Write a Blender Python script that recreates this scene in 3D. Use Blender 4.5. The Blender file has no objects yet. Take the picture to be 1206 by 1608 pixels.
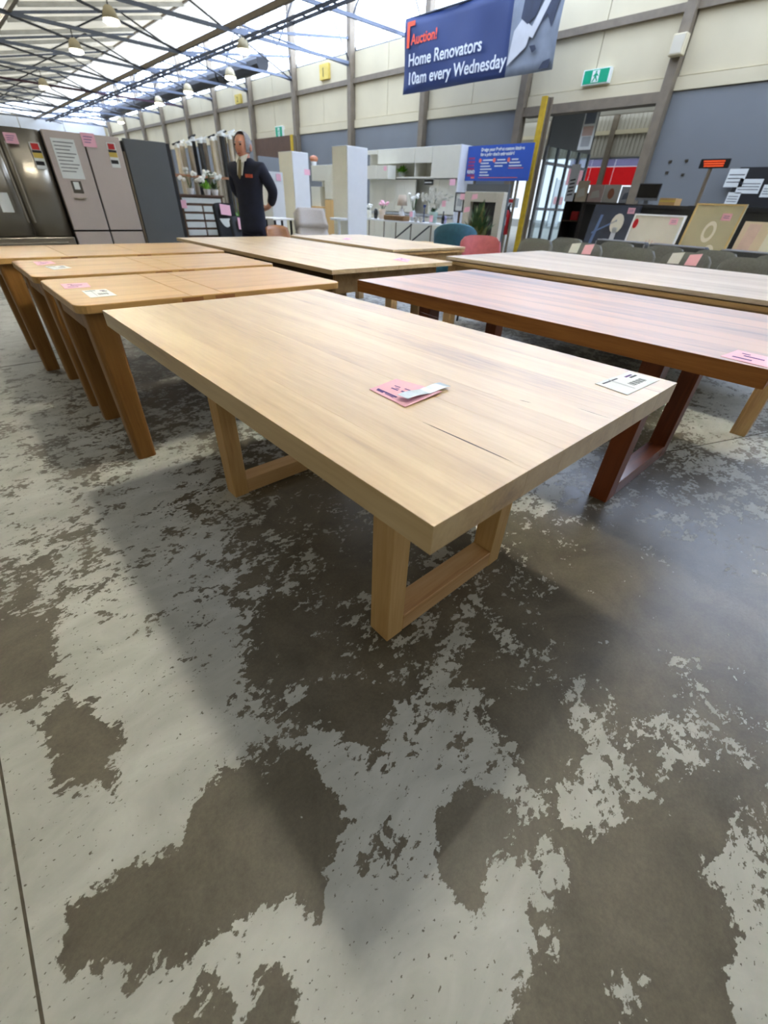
import bpy, bmesh, math, random
import numpy as np
from mathutils import Vector, Matrix
random.seed(7)
S = bpy.context.scene
COL = S.collection

# ------------------------------------------------------------------ camera, world, exposure
F, PITCH, ROLL, YAW, H = 652.94, .6395, .0453, .7626, 1.1263      # focal length in pixels of 1206x1608
FW = Vector((math.sin(YAW)*math.cos(PITCH), math.cos(YAW)*math.cos(PITCH), -math.sin(PITCH)))
_r = Vector((math.cos(YAW), -math.sin(YAW), 0)); _u = _r.cross(FW)
RT = math.cos(ROLL)*_r + math.sin(ROLL)*_u
UP = -math.sin(ROLL)*_r + math.cos(ROLL)*_u
cd = bpy.data.cameras.new('camera'); cam = bpy.data.objects.new('camera', cd); COL.objects.link(cam)
cam.matrix_world = Matrix(((RT.x, UP.x, -FW.x, 0), (RT.y, UP.y, -FW.y, 0), (RT.z, UP.z, -FW.z, H), (0, 0, 0, 1)))
cd.sensor_fit = 'VERTICAL'; cd.sensor_height = 24; cd.lens = F*24/1608; cd.clip_start = .02; cd.clip_end = 300
cd.dof.use_dof = True; cd.dof.focus_distance = 1.15; cd.dof.aperture_fstop = 2.2
S.camera = cam
S.view_settings.view_transform = 'Standard'; S.view_settings.look = 'None'
S.view_settings.gamma = 1; S.view_settings.use_curve_mapping = False
S.view_settings.exposure = -2.25
S.cycles.max_bounces = 7; S.cycles.diffuse_bounces = 4; S.cycles.glossy_bounces = 3; S.cycles.transparent_max_bounces = 8; S.cycles.use_denoising = True
W = bpy.data.worlds.new('world'); S.world = W; W.use_nodes = True
_b = W.node_tree.nodes['Background']; _b.inputs[0].default_value = (.80, .90, 1, 1); _b.inputs[1].default_value = 7.0
L_GLAZE, L_SHEET, L_SKY, L_LAMP = 4.0, 11.0, 1250.0, 22.0           # daylight through glazing, sheets, skylights; lamps

# ------------------------------------------------------------------ pixel -> point
def ray(x, y): return FW + RT*((x-603)/F) + UP*((804-y)/F)
O0 = Vector((0, 0, H))
def PZ(x, y, z=0.): d = ray(x, y); return O0 + d*((z-H)/d.z)
def PX(x, y, X): d = ray(x, y); return O0 + d*(X/d.x)
def PY(x, y, Y): d = ray(x, y); return O0 + d*(Y/d.y)
def proj(p): d = Vector(p)-O0; z = d.dot(FW); return (603+F*d.dot(RT)/z, 804-F*d.dot(UP)/z, z)

# ------------------------------------------------------------------ materials
def C(r, g, b):
    f = lambda c: (c/255/12.92) if c/255 <= .04045 else ((c/255+.055)/1.055)**2.4
    return (f(r), f(g), f(b), 1)
MATS = {}
def mat(name, col, rough=.6, metal=0., var=.12, scale=6., bump=0., coat=0., spec=.5, emit=None, estr=0.):
    m = bpy.data.materials.new(name); m.use_nodes = True; nt = m.node_tree; p = nt.nodes['Principled BSDF']
    tc = nt.nodes.new('ShaderNodeTexCoord'); nz = nt.nodes.new('ShaderNodeTexNoise')
    nz.inputs['Scale'].default_value = scale; nz.inputs['Detail'].default_value = 4
    nt.links.new(tc.outputs['Object'], nz.inputs['Vector'])
    cr = nt.nodes.new('ShaderNodeValToRGB'); c = C(*col)
    cr.color_ramp.elements[0].position = .3; cr.color_ramp.elements[1].position = .7
    cr.color_ramp.elements[0].color = tuple(x*(1-var) for x in c[:3])+(1,)
    cr.color_ramp.elements[1].color = tuple(min(1, x*(1+var)) for x in c[:3])+(1,)
    nt.links.new(nz.outputs['Fac'], cr.inputs['Fac']); nt.links.new(cr.outputs['Color'], p.inputs['Base Color'])
    p.inputs['Roughness'].default_value = rough; p.inputs['Metallic'].default_value = metal
    p.inputs['Coat Weight'].default_value = coat; p.inputs['Specular IOR Level'].default_value = spec
    if emit: p.inputs['Emission Color'].default_value = C(*emit); p.inputs['Emission Strength'].default_value = estr
    if bump:
        b = nt.nodes.new('ShaderNodeBump'); b.inputs['Strength'].default_value = bump; b.inputs['Distance'].default_value = .01
        nt.links.new(nz.outputs['Fac'], b.inputs['Height']); nt.links.new(b.outputs['Normal'], p.inputs['Normal'])
    MATS[name] = m; return m
def wood(name, dark, mid, light, along='Y', rough=.38, coat=.0, tint=.18, fine=1., spec=.5):
    m = bpy.data.materials.new(name); m.use_nodes = True; nt = m.node_tree; p = nt.nodes['Principled BSDF']; N = nt.nodes; Lk = nt.links.new
    tc = N.new('ShaderNodeTexCoord'); oi = N.new('ShaderNodeObjectInfo'); mp = N.new('ShaderNodeMapping')
    ad = N.new('ShaderNodeVectorMath'); ad.operation = 'ADD'; mu = N.new('ShaderNodeMath'); mu.operation = 'MULTIPLY'; mu.inputs[1].default_value = 37.
    Lk(oi.outputs['Random'], mu.inputs[0]); Lk(tc.outputs['Object'], ad.inputs[0]); Lk(mu.outputs[0], ad.inputs[1]); Lk(ad.outputs[0], mp.inputs['Vector'])
    sc = {'X': (1.1, 16, 16), 'Y': (16, 1.1, 16), 'Z': (16, 16, 1.1)}[along]
    mp.inputs['Scale'].default_value = tuple(s*fine for s in sc)
    n1 = N.new('ShaderNodeTexNoise'); n1.inputs['Scale'].default_value = .8; n1.inputs['Detail'].default_value = 5; n1.inputs['Distortion'].default_value = .6
    n2 = N.new('ShaderNodeTexNoise'); n2.inputs['Scale'].default_value = 7; n2.inputs['Detail'].default_value = 3
    Lk(mp.outputs[0], n1.inputs['Vector']); Lk(mp.outputs[0], n2.inputs['Vector'])
    mx = N.new('ShaderNodeMath'); mx.operation = 'MULTIPLY_ADD'; mx.inputs[1].default_value = .42; Lk(n2.outputs['Fac'], mx.inputs[0]); Lk(n1.outputs['Fac'], mx.inputs[2])
    m2 = N.new('ShaderNodeMath'); m2.operation = 'MULTIPLY_ADD'; m2.inputs[1].default_value = tint; Lk(oi.outputs['Random'], m2.inputs[0]); Lk(mx.outputs[0], m2.inputs[2])
    cr = N.new('ShaderNodeValToRGB'); e = cr.color_ramp.elements
    e[0].position = .48; e[0].color = C(*dark); e[1].position = .98; e[1].color = C(*light)
    k = cr.color_ramp.elements.new(.68); k.color = C(*mid)
    Lk(m2.outputs[0], cr.inputs['Fac']); Lk(cr.outputs['Color'], p.inputs['Base Color'])
    p.inputs['Roughness'].default_value = rough; p.inputs['Coat Weight'].default_value = coat; p.inputs['Coat Roughness'].default_value = .42
    p.inputs['Specular IOR Level'].default_value = spec
    if name == 'messmate': p.inputs['Coat IOR'].default_value = 1.9
    b = N.new('ShaderNodeBump'); b.inputs['Strength'].default_value = .06; b.inputs['Distance'].default_value = .004
    Lk(n2.outputs['Fac'], b.inputs['Height']); Lk(b.outputs['Normal'], p.inputs['Normal'])
    MATS[name] = m; return m
def lit(name, col, s):
    m = bpy.data.materials.new(name); m.use_nodes = True; nt = m.node_tree; p = nt.nodes['Principled BSDF']
    p.inputs['Base Color'].default_value = C(*col); p.inputs['Roughness'].default_value = .5
    nz = nt.nodes.new('ShaderNodeTexNoise'); nz.inputs['Scale'].default_value = 1.3; tc = nt.nodes.new('ShaderNodeTexCoord')
    nt.links.new(tc.outputs['Object'], nz.inputs['Vector'])
    mr = nt.nodes.new('ShaderNodeMapRange'); mr.inputs['From Min'].default_value = .3; mr.inputs['From Max'].default_value = .7
    mr.inputs['To Min'].default_value = s*.8; mr.inputs['To Max'].default_value = s*1.2
    nt.links.new(nz.outputs['Fac'], mr.inputs['Value']); nt.links.new(mr.outputs[0], p.inputs['Emission Strength'])
    p.inputs['Emission Color'].default_value = C(*col)
    MATS[name] = m; return m

wood('messmate', (160, 120, 68), (196, 160, 98), (216, 186, 130), 'Y', .44, 1., .14, spec=.6)
wood('messmate_leg', (170, 126, 74), (200, 158, 100), (216, 180, 124), 'Z', .45)
wood('messmate_rail', (178, 132, 84), (206, 162, 112), (220, 184, 134), 'X', .42)
wood('jarrah', (66, 36, 20), (118, 74, 46), (186, 136, 92), 'Y', .38, 1., .42, spec=.6)
wood('jarrah_edge_bright', (100, 54, 20), (156, 96, 42), (186, 124, 60), 'Y', .45)
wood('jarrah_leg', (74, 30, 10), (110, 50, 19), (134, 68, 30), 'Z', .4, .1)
wood('jarrah_rail', (74, 32, 14), (110, 54, 28), (140, 76, 44), 'X', .25, .3)
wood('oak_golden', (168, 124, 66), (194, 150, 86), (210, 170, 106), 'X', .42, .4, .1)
wood('oak_golden_leg_shaded', (104, 70, 28), (134, 92, 40), (154, 110, 54), 'Z', .45)  # darker than the tops: the lower light on the legs is in the colour
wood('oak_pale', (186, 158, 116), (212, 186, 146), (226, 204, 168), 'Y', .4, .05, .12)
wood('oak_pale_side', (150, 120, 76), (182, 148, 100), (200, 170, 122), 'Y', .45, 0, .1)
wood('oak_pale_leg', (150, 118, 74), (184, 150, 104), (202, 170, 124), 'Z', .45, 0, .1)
wood('oak_grey', (150, 130, 108), (180, 160, 138), (204, 188, 168), 'Y', .4, .5, .34, spec=.5)
wood('plywood', (120, 76, 40), (150, 98, 54), (168, 116, 70), 'X', .4)
wood('walnut', (60, 40, 28), (84, 58, 42), (104, 76, 56), 'X', .4)
wood('pine', (180, 140, 84), (204, 164, 106), (216, 180, 124), 'Z', .5)
wood('vein', (36, 26, 30), (52, 38, 40), (84, 62, 52), 'Y', .6)
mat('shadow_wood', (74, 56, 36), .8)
mat('pink_card', (248, 192, 208), .7, var=.04)
mat('ink', (92, 60, 130), .7)
mat('black_ink', (60, 64, 72), .7)
mat('white_card', (232, 236, 234), .5, var=.03)
mat('tape', (214, 228, 240), .15, var=.05, scale=60)
mat('steel', (178, 172, 160), .3, .9, .05, 2)
mat('steel_dark', (96, 92, 86), .3, .9, .05, 2)
mat('taupe_metal', (196, 184, 178), .42, .15, .03, 2)
mat('charcoal_metal', (94, 98, 100), .5, .1, .05, 2)
mat('seal', (26, 26, 28), .6)
mat('cream_paint', (204, 192, 160), .7, var=.06, scale=1.2)
mat('cream_dirty', (204, 196, 176), .75, var=.1, scale=1.5)
mat('white_gloss', (230, 228, 214), .22, var=.02)
mat('white_matt', (232, 234, 236), .55, var=.02)
mat('cream_cab', (222, 220, 204), .4, var=.02)
mat('grey_paint', (116, 119, 121), .65, var=.05, scale=1.0)
mat('steel_paint', (118, 106, 88), .6, var=.12, scale=8)
mat('truss_grey', (108, 116, 132), .5, .1, .1, 5)
mat('truss_dark', (60, 62, 68), .6, .1, .1, 5)
mat('truss_maroon', (62, 34, 50), .6, .1, .1, 5)
mat('roof_cream', (206, 204, 194), .8, var=.07, scale=.9)
mat('rib_grey', (206, 206, 202), .7)
mat('yellow_paint', (190, 156, 30), .5, var=.15, scale=14)
mat('brown_board', (86, 62, 44), .7)
mat('black_plastic', (22, 23, 26), .45)
mat('black_fabric', (26, 27, 30), .9, bump=.2, scale=80)
mat('grey_fabric', (104, 106, 104), .9, var=.1, scale=60, bump=.2)
mat('grey_fabric_dark', (58, 60, 64), .9, var=.1, scale=60, bump=.2)
mat('piping_grey', (136, 138, 146), .7)
mat('taupe_fabric', (190, 184, 180), .9, var=.06, scale=50)
mat('cream_fabric', (198, 192, 176), .9, var=.06, scale=50)
mat('teal_velvet', (34, 84, 104), .7, var=.15, scale=18)
mat('teal_trim', (96, 146, 166), .7)
mat('pink_velvet', (188, 104, 112), .8, var=.1, scale=18)
mat('navy_cloth', (18, 24, 44), .85, var=.2, scale=12)
mat('navy_trouser', (16, 20, 44), .85, var=.2, scale=12)
mat('shirt_white', (214, 214, 206), .8)
mat('tie_gold', (120, 108, 76), .7)
mat('skin', (206, 146, 122), .5, var=.06, scale=20)
mat('lip', (176, 96, 88), .5)
mat('eye_dark', (40, 34, 34), .3)
mat('hair_grey', (150, 150, 154), .8, var=.2, scale=60)
mat('badge_red', (196, 84, 60), .6)
mat('leaf_bright', (110, 170, 40), .6, var=.25, scale=20)
mat('leaf_dark', (58, 84, 44), .6, var=.3, scale=20)
mat('leaf_olive', (104, 104, 54), .6, var=.3, scale=20)
mat('petal_white', (238, 238, 230), .6, var=.03)
mat('roll_beige', (186, 174, 152), .8, var=.06)
mat('roll_taupe', (132, 122, 106), .8, var=.06)
mat('roll_black', (34, 36, 38), .8)
mat('tape_brown', (150, 108, 78), .7)
mat('banner_navy', (32, 52, 100), .55, var=.08, scale=1.5)
mat('sign_blue', (44, 84, 176), .5, var=.03)
mat('orange_ink', (236, 84, 48), .6)
mat('coral_ink', (240, 120, 104), .6)
mat('rose_ink', (150, 62, 120), .6)
mat('white_ink', (226, 232, 238), .6)
mat('photo_mid', (126, 134, 146), .6, var=.2, scale=3)
mat('photo_light', (196, 198, 202), .6, var=.1, scale=3)
mat('photo_dark', (44, 52, 72), .6, var=.2, scale=6)
mat('exit_green', (0, 150, 110), .4, emit=(0, 160, 120), estr=.25)
mat('exit_white', (236, 246, 240), .4, emit=(236, 246, 240), estr=.25)
mat('sign_yellow', (206, 180, 84), .6)
mat('red_gloss', (196, 28, 34), .35)
mat('glass_dark', (30, 34, 38), .08)
mat('alu', (120, 124, 130), .4, .5)
mat('screen_black', (12, 13, 16), .25)
mat('led_orange', (255, 90, 40), .4, emit=(255, 84, 40), estr=3.)
mat('art_navy', (42, 50, 66), .35, var=.3, scale=5)
mat('art_blue', (84, 108, 150), .5)
mat('art_cream', (214, 208, 192), .6, var=.06, scale=3)
mat('art_sand', (206, 188, 160), .6, var=.1, scale=3)
mat('art_olive', (176, 168, 136), .6, var=.08, scale=3)
mat('art_blush', (206, 178, 164), .6)
mat('frame_gold', (196, 168, 110), .45)
mat('cardboard', (188, 150, 96), .8)
mat('wicker', (136, 104, 70), .8, var=.3, scale=60)
mat('terracotta', (178, 116, 84), .7)
mat('ceramic_green', (168, 192, 180), .4)
mat('ceramic_grey', (180, 184, 186), .4)
mat('shade_beige', (196, 178, 158), .8)
mat('concrete_joint', (84, 78, 66), .9, var=.3, scale=30)
mat('kerb', (120, 120, 116), .8)
mat('annex_dark', (54, 46, 40), .8)
mat('annex_cream', (186, 180, 164), .8, var=.06, scale=2)
mat('glow_blue', (210, 226, 240), .4)
lit('glazing', (244, 249, 255), L_GLAZE)
lit('sheet_lit', (226, 237, 255), L_SHEET)
lit('clerestory', (222, 235, 255), 32.)
lit('roof_lit', (240, 236, 222), 2.8)
lit('skylight', (255, 248, 228), L_SKY)
lit('lamp_lit', (255, 252, 236), L_LAMP)
lit('daylight_pane', (226, 240, 255), 1.1)
def glass(name):
    m = bpy.data.materials.new(name); m.use_nodes = True; nt = m.node_tree; nt.nodes.clear()
    o = nt.nodes.new('ShaderNodeOutputMaterial'); t = nt.nodes.new('ShaderNodeBsdfTransparent'); t.inputs[0].default_value = (.85, .92, .95, 1)
    g = nt.nodes.new('ShaderNodeBsdfGlossy'); g.inputs['Roughness'].default_value = .05; g.inputs[0].default_value = (.8, .85, .9, 1)
    x = nt.nodes.new('ShaderNodeMixShader'); x.inputs[0].default_value = .12
    nt.links.new(t.outputs[0], x.inputs[1]); nt.links.new(g.outputs[0], x.inputs[2]); nt.links.new(x.outputs[0], o.inputs[0]); MATS[name] = m
glass('glass')
def cloth(name, col):
    m = mat(name, col, .7); nt = m.node_tree; p = nt.nodes['Principled BSDF']; t = nt.nodes.new('ShaderNodeBsdfTranslucent'); t.inputs[0].default_value = C(*col)
    x = nt.nodes.new('ShaderNodeMixShader'); x.inputs[0].default_value = .6; o = nt.nodes['Material Output']
    nt.links.new(p.outputs[0], x.inputs[1]); nt.links.new(t.outputs[0], x.inputs[2]); nt.links.new(x.outputs[0], o.inputs[0])
cloth('red_cloth', (238, 60, 66)); cloth('lavender_cloth', (190, 186, 214))

def floor_material():
    m = bpy.data.materials.new('worn_painted_concrete'); m.use_nodes = True; nt = m.node_tree; N = nt.nodes; Lk = nt.links.new; p = N['Principled BSDF']
    tc = N.new('ShaderNodeTexCoord'); at = N.new('ShaderNodeAttribute'); at.attribute_name = 'paint'
    def noise(sc, det, dist=0., rot=0., st=(1, 1, 1), rg=.6):
        mp = N.new('ShaderNodeMapping'); mp.inputs['Rotation'].default_value = (0, 0, rot); mp.inputs['Scale'].default_value = st
        n = N.new('ShaderNodeTexNoise'); n.inputs['Scale'].default_value = sc; n.inputs['Detail'].default_value = det; n.inputs['Distortion'].default_value = dist; n.inputs['Roughness'].default_value = rg
        Lk(tc.outputs['Object'], mp.inputs['Vector']); Lk(mp.outputs[0], n.inputs['Vector']); return n.outputs['Fac']
    def mad(a, k, c):
        n = N.new('ShaderNodeMath'); n.operation = 'MULTIPLY_ADD'; Lk(a, n.inputs[0]); n.inputs[1].default_value = k
        if isinstance(c, float): n.inputs[2].default_value = c
        else: Lk(c, n.inputs[2])
        return n.outputs[0]
    big = noise(3.2, 6, .3, .3, (1.4, 1, 1), .6)
    mid = noise(11, 8, .35, -.5, (1, 1.35, 1), .68)
    fine = noise(42, 4, .3, .7, (1, 1.5, 1), .6)
    chip = noise(75, 3, .2, .4, (1, 1.6, 1), .55)
    v = mad(at.outputs['Fac'], 1.1, -.55)
    v = mad(big, .9, v); v = mad(mid, 1.6, v); v = mad(fine, .9, v); v = mad(v, 1., -1.7)
    mr = N.new('ShaderNodeMapRange'); mr.inputs['From Min'].default_value = -.02; mr.inputs['From Max'].default_value = .02; Lk(v, mr.inputs['Value'])
    def ramp(f, a, b, lo=.3, hi=.7):
        cr = N.new('ShaderNodeValToRGB'); e = cr.color_ramp.elements; e[0].position = lo; e[0].color = C(*a); e[1].position = hi; e[1].color = C(*b); Lk(f, cr.inputs['Fac']); return cr.outputs['Color']
    conc = ramp(noise(5, 8, .4, .2, (1, 1, 1), .7), (84, 79, 68), (120, 113, 98))
    speck = ramp(noise(110, 6, 0, 0, (1, 1, 1), .8), (140, 140, 140), (255, 255, 255), .35, .65)
    mm = N.new('ShaderNodeMix'); mm.data_type = 'RGBA'; mm.blend_type = 'MULTIPLY'; mm.inputs['Factor'].default_value = .35; Lk(conc, mm.inputs['A']); Lk(speck, mm.inputs['B'])
    pnt = ramp(noise(4, 8, .6, .9, (1, 2, 1), .6), (160, 161, 153), (190, 191, 184))
    mix = N.new('ShaderNodeMix'); mix.data_type = 'RGBA'; cm = N.new('ShaderNodeMapRange'); cm.inputs['From Min'].default_value = .66; cm.inputs['From Max'].default_value = .69; cm.inputs['To Min'].default_value = 1; cm.inputs['To Max'].default_value = 0; Lk(chip, cm.inputs['Value'])
    mk = N.new('ShaderNodeMath'); mk.operation = 'MULTIPLY'; Lk(cm.outputs[0], mk.inputs[0]); Lk(mr.outputs[0], mk.inputs[1]); Lk(mk.outputs[0], mix.inputs['Factor']); Lk(mm.outputs['Result'], mix.inputs['A']); Lk(pnt, mix.inputs['B'])
    Lk(mix.outputs['Result'], p.inputs['Base Color'])
    rr = N.new('ShaderNodeMapRange'); Lk(mr.outputs[0], rr.inputs['Value']); rr.inputs['To Min'].default_value = .36; rr.inputs['To Max'].default_value = .46; Lk(rr.outputs[0], p.inputs['Roughness'])
    b = N.new('ShaderNodeBump'); b.inputs['Strength'].default_value = .35; b.inputs['Distance'].default_value = .003
    Lk(mad(fine, .25, mr.outputs[0]), b.inputs['Height']); Lk(b.outputs['Normal'], p.inputs['Normal'])
    MATS['floor'] = m
floor_material()

# ------------------------------------------------------------------ mesh helpers
def wm(o):
    m = Matrix.Identity(4)
    while o is not None: m = o.matrix_basis @ m; o = o.parent
    return m
class MB:
    def __init__(s): s.v = []; s.f = []
    def add(s, vs, fs): k = len(s.v); s.v += [Vector(a) for a in vs]; s.f += [tuple(i+k for i in f) for f in fs]; return s
    def hexa(s, p): return s.add(p, [(0, 3, 2, 1), (4, 5, 6, 7), (0, 1, 5, 4), (1, 2, 6, 5), (2, 3, 7, 6), (3, 0, 4, 7)])
    def bx(s, x0, x1, y0, y1, z0, z1): return s.hexa([(x0, y0, z0), (x1, y0, z0), (x1, y1, z0), (x0, y1, z0), (x0, y0, z1), (x1, y0, z1), (x1, y1, z1), (x0, y1, z1)])
    def bar(s, a, b, w, h=None, up=(0, 0, 1)):
        a, b = Vector(a), Vector(b); h = h or w; d = (b-a).normalized(); u = Vector(up)
        if abs(d.dot(u)) > .99: u = Vector((1, 0, 0))
        r = d.cross(u).normalized()*w/2; u = r.cross(d).normalized()*h/2
        return s.hexa([a-r-u, a+r-u, b+r-u, b-r-u, a-r+u, a+r+u, b+r+u, b-r+u])
    def cyl(s, a, b, r0, r1=None, n=10):
        a, b = Vector(a), Vector(b); r1 = r0 if r1 is None else r1; d = (b-a).normalized()
        u = d.orthogonal().normalized(); w = d.cross(u)
        vs = []
        for p, r in ((a, r0), (b, r1)): vs += [p+(u*math.cos(t*2*math.pi/n)+w*math.sin(t*2*math.pi/n))*r for t in range(n)]
        return s.add(vs, [(i, (i+1) % n, n+(i+1) % n, n+i) for i in range(n)]+[tuple(range(n-1, -1, -1)), tuple(range(n, 2*n))])
    def tube(s, pts, r, n=8):
        for a, b in zip(pts, pts[1:]): s.cyl(a, b, r, r, n)
        return s
    def lathe(s, c, prof, n=14):
        vs = []; m = len(prof)
        for r, z in prof: vs += [(c[0]+r*math.cos(t*2*math.pi/n), c[1]+r*math.sin(t*2*math.pi/n), c[2]+z) for t in range(n)]
        fs = [(j*n+i, j*n+(i+1) % n, (j+1)*n+(i+1) % n, (j+1)*n+i) for j in range(m-1) for i in range(n)]
        return s.add(vs, fs+[tuple(range(n-1, -1, -1)), tuple(range((m-1)*n, m*n))])
    def sph(s, c, r, n=10, m=7):
        r = (r, r, r) if not hasattr(r, '__len__') else r
        pr = [(math.sin(math.pi*j/m), -math.cos(math.pi*j/m)) for j in range(m+1)]
        vs = []
        for a, z in pr: a = max(a, .02); vs += [(c[0]+r[0]*a*math.cos(t*2*math.pi/n), c[1]+r[1]*a*math.sin(t*2*math.pi/n), c[2]+r[2]*z) for t in range(n)]
        fs = [(j*n+i, j*n+(i+1) % n, (j+1)*n+(i+1) % n, (j+1)*n+i) for j in range(m) for i in range(n)]
        return s.add(vs, fs+[tuple(range(n-1, -1, -1)), tuple(range(m*n, (m+1)*n))])
    def prism(s, poly, d):
        n = len(poly); poly = [Vector(p) for p in poly]; d = Vector(d)
        return s.add(poly+[p+d for p in poly], [tuple(range(n-1, -1, -1)), tuple(range(n, 2*n))]+[(i, (i+1) % n, n+(i+1) % n, n+i) for i in range(n)])
    def sheet(s, fn, nu, nv, th):
        """curved slab: fn(u,v) -> point, thickened by th along its normal"""
        P = [[Vector(fn(i/nu, j/nv)) for j in range(nv+1)] for i in range(nu+1)]
        def nrm(i, j):
            a = P[min(i+1, nu)][j]-P[max(i-1, 0)][j]; b = P[i][min(j+1, nv)]-P[i][max(j-1, 0)]; return a.cross(b).normalized()
        A = [P[i][j]+nrm(i, j)*th/2 for i in range(nu+1) for j in range(nv+1)]; B = [P[i][j]-nrm(i, j)*th/2 for i in range(nu+1) for j in range(nv+1)]
        k = len(A); q = lambda i, j: i*(nv+1)+j; fs = []
        for i in range(nu):
            for j in range(nv):
                fs.append((q(i, j), q(i+1, j), q(i+1, j+1), q(i, j+1))); fs.append((k+q(i, j), k+q(i, j+1), k+q(i+1, j+1), k+q(i+1, j)))
        for i in range(nu): fs += [(q(i, 0), k+q(i, 0), k+q(i+1, 0), q(i+1, 0)), (q(i, nv), q(i+1, nv), k+q(i+1, nv), k+q(i, nv))]
        for j in range(nv): fs += [(q(0, j), q(0, j+1), k+q(0, j+1), k+q(0, j)), (q(nu, j), k+q(nu, j), k+q(nu, j+1), q(nu, j+1))]
        return s.add(A+B, fs)
    def build(s, name, m, parent=None, bevel=0., smooth=False, seg=2, at=None):
        me = bpy.data.meshes.new(name)
        if parent is not None: off = wm(parent).inverted()
        else:
            if at is None:
                xs = [v.x for v in s.v]; ys = [v.y for v in s.v]; zs = [v.z for v in s.v]
                at = ((min(xs)+max(xs))/2, (min(ys)+max(ys))/2, min(zs))
            off = Matrix.Translation(-Vector(at))
        me.from_pydata([off @ v for v in s.v], [], s.f)
        bm = bmesh.new(); bm.from_mesh(me); bmesh.ops.recalc_face_normals(bm, faces=bm.faces)
        if bevel:
            es = [e for e in bm.edges if len(e.link_faces) == 2 and e.calc_face_angle(0) > .6]
            bmesh.ops.bevel(bm, geom=es, offset=bevel, segments=seg, profile=.5, affect='EDGES', clamp_overlap=True)
        bm.to_mesh(me); bm.free()
        if smooth:
            for p in me.polygons: p.use_smooth = True
        me.materials.append(MATS[m] if isinstance(m, str) else m)
        o = bpy.data.objects.new(name, me); COL.objects.link(o)
        if parent is not None: o.parent = parent
        else: o.location = at
        return o
def tag(o, label, cat, group=None):
    o['label'] = label; o['category'] = cat
    if group: o['group'] = group
    return o
def thing(name, label, cat, loc=(0, 0, 0), rz=0., group=None):
    o = bpy.data.objects.new(name, None); COL.objects.link(o); o.empty_display_size = .1
    o.location = loc; o.rotation_euler = (0, 0, rz); o.matrix_basis  # location first, parts are given in world space
    return tag(o, label, cat, group)
def struct(o): o['kind'] = 'structure'; return o
def copy_tree(o, parent=None):
    c = o.copy(); COL.objects.link(c)
    if parent is not None: c.parent = parent
    for ch in [x for x in bpy.data.objects if x.parent == o]: copy_tree(ch, c)
    return c
def place(proto, used, loc, rz, label, group=None):
    o = copy_tree(proto) if used else proto
    o.location = loc; o.rotation_euler = (0, 0, rz); o['label'] = label
    if group: o['group'] = group
    return o
def text(name, s, size, m, parent, org, ux, uy, lift=.004, bold=.0):
    cu = bpy.data.curves.new(name, 'FONT'); cu.body = s; cu.size = size; cu.extrude = .0005; cu.offset = bold
    t = bpy.data.objects.new(name, cu); COL.objects.link(t)
    me = bpy.data.meshes.new_from_object(t.evaluated_get(bpy.context.evaluated_depsgraph_get()))
    bpy.data.objects.remove(t)
    ux, uy = Vector(ux).normalized(), Vector(uy).normalized(); n = ux.cross(uy); org = Vector(org); off = wm(parent).inverted()
    for v in me.vertices: v.co = off @ (org+ux*v.co.x+uy*v.co.y+n*(lift+v.co.z))
    me.materials.clear(); me.materials.append(MATS[m]); o = bpy.data.objects.new(name, me); COL.objects.link(o); o.parent = parent; o['kind'] = 'stuff'; return o
def quad(org, ux, uy, w, h, th=.002, lift=0.):
    """thin card: lower-left corner org, along ux (w) and uy (h)"""
    ux, uy = Vector(ux).normalized(), Vector(uy).normalized(); n = ux.cross(uy); o = Vector(org)+n*lift
    return MB().hexa([o, o+ux*w, o+ux*w+uy*h, o+uy*h, o+n*th, o+ux*w+n*th, o+ux*w+uy*h+n*th, o+uy*h+n*th])

# ================================================================== the setting
XW = 10.0                                                          # long wall on the right
YB = 36.0                                                          # far wall
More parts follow.
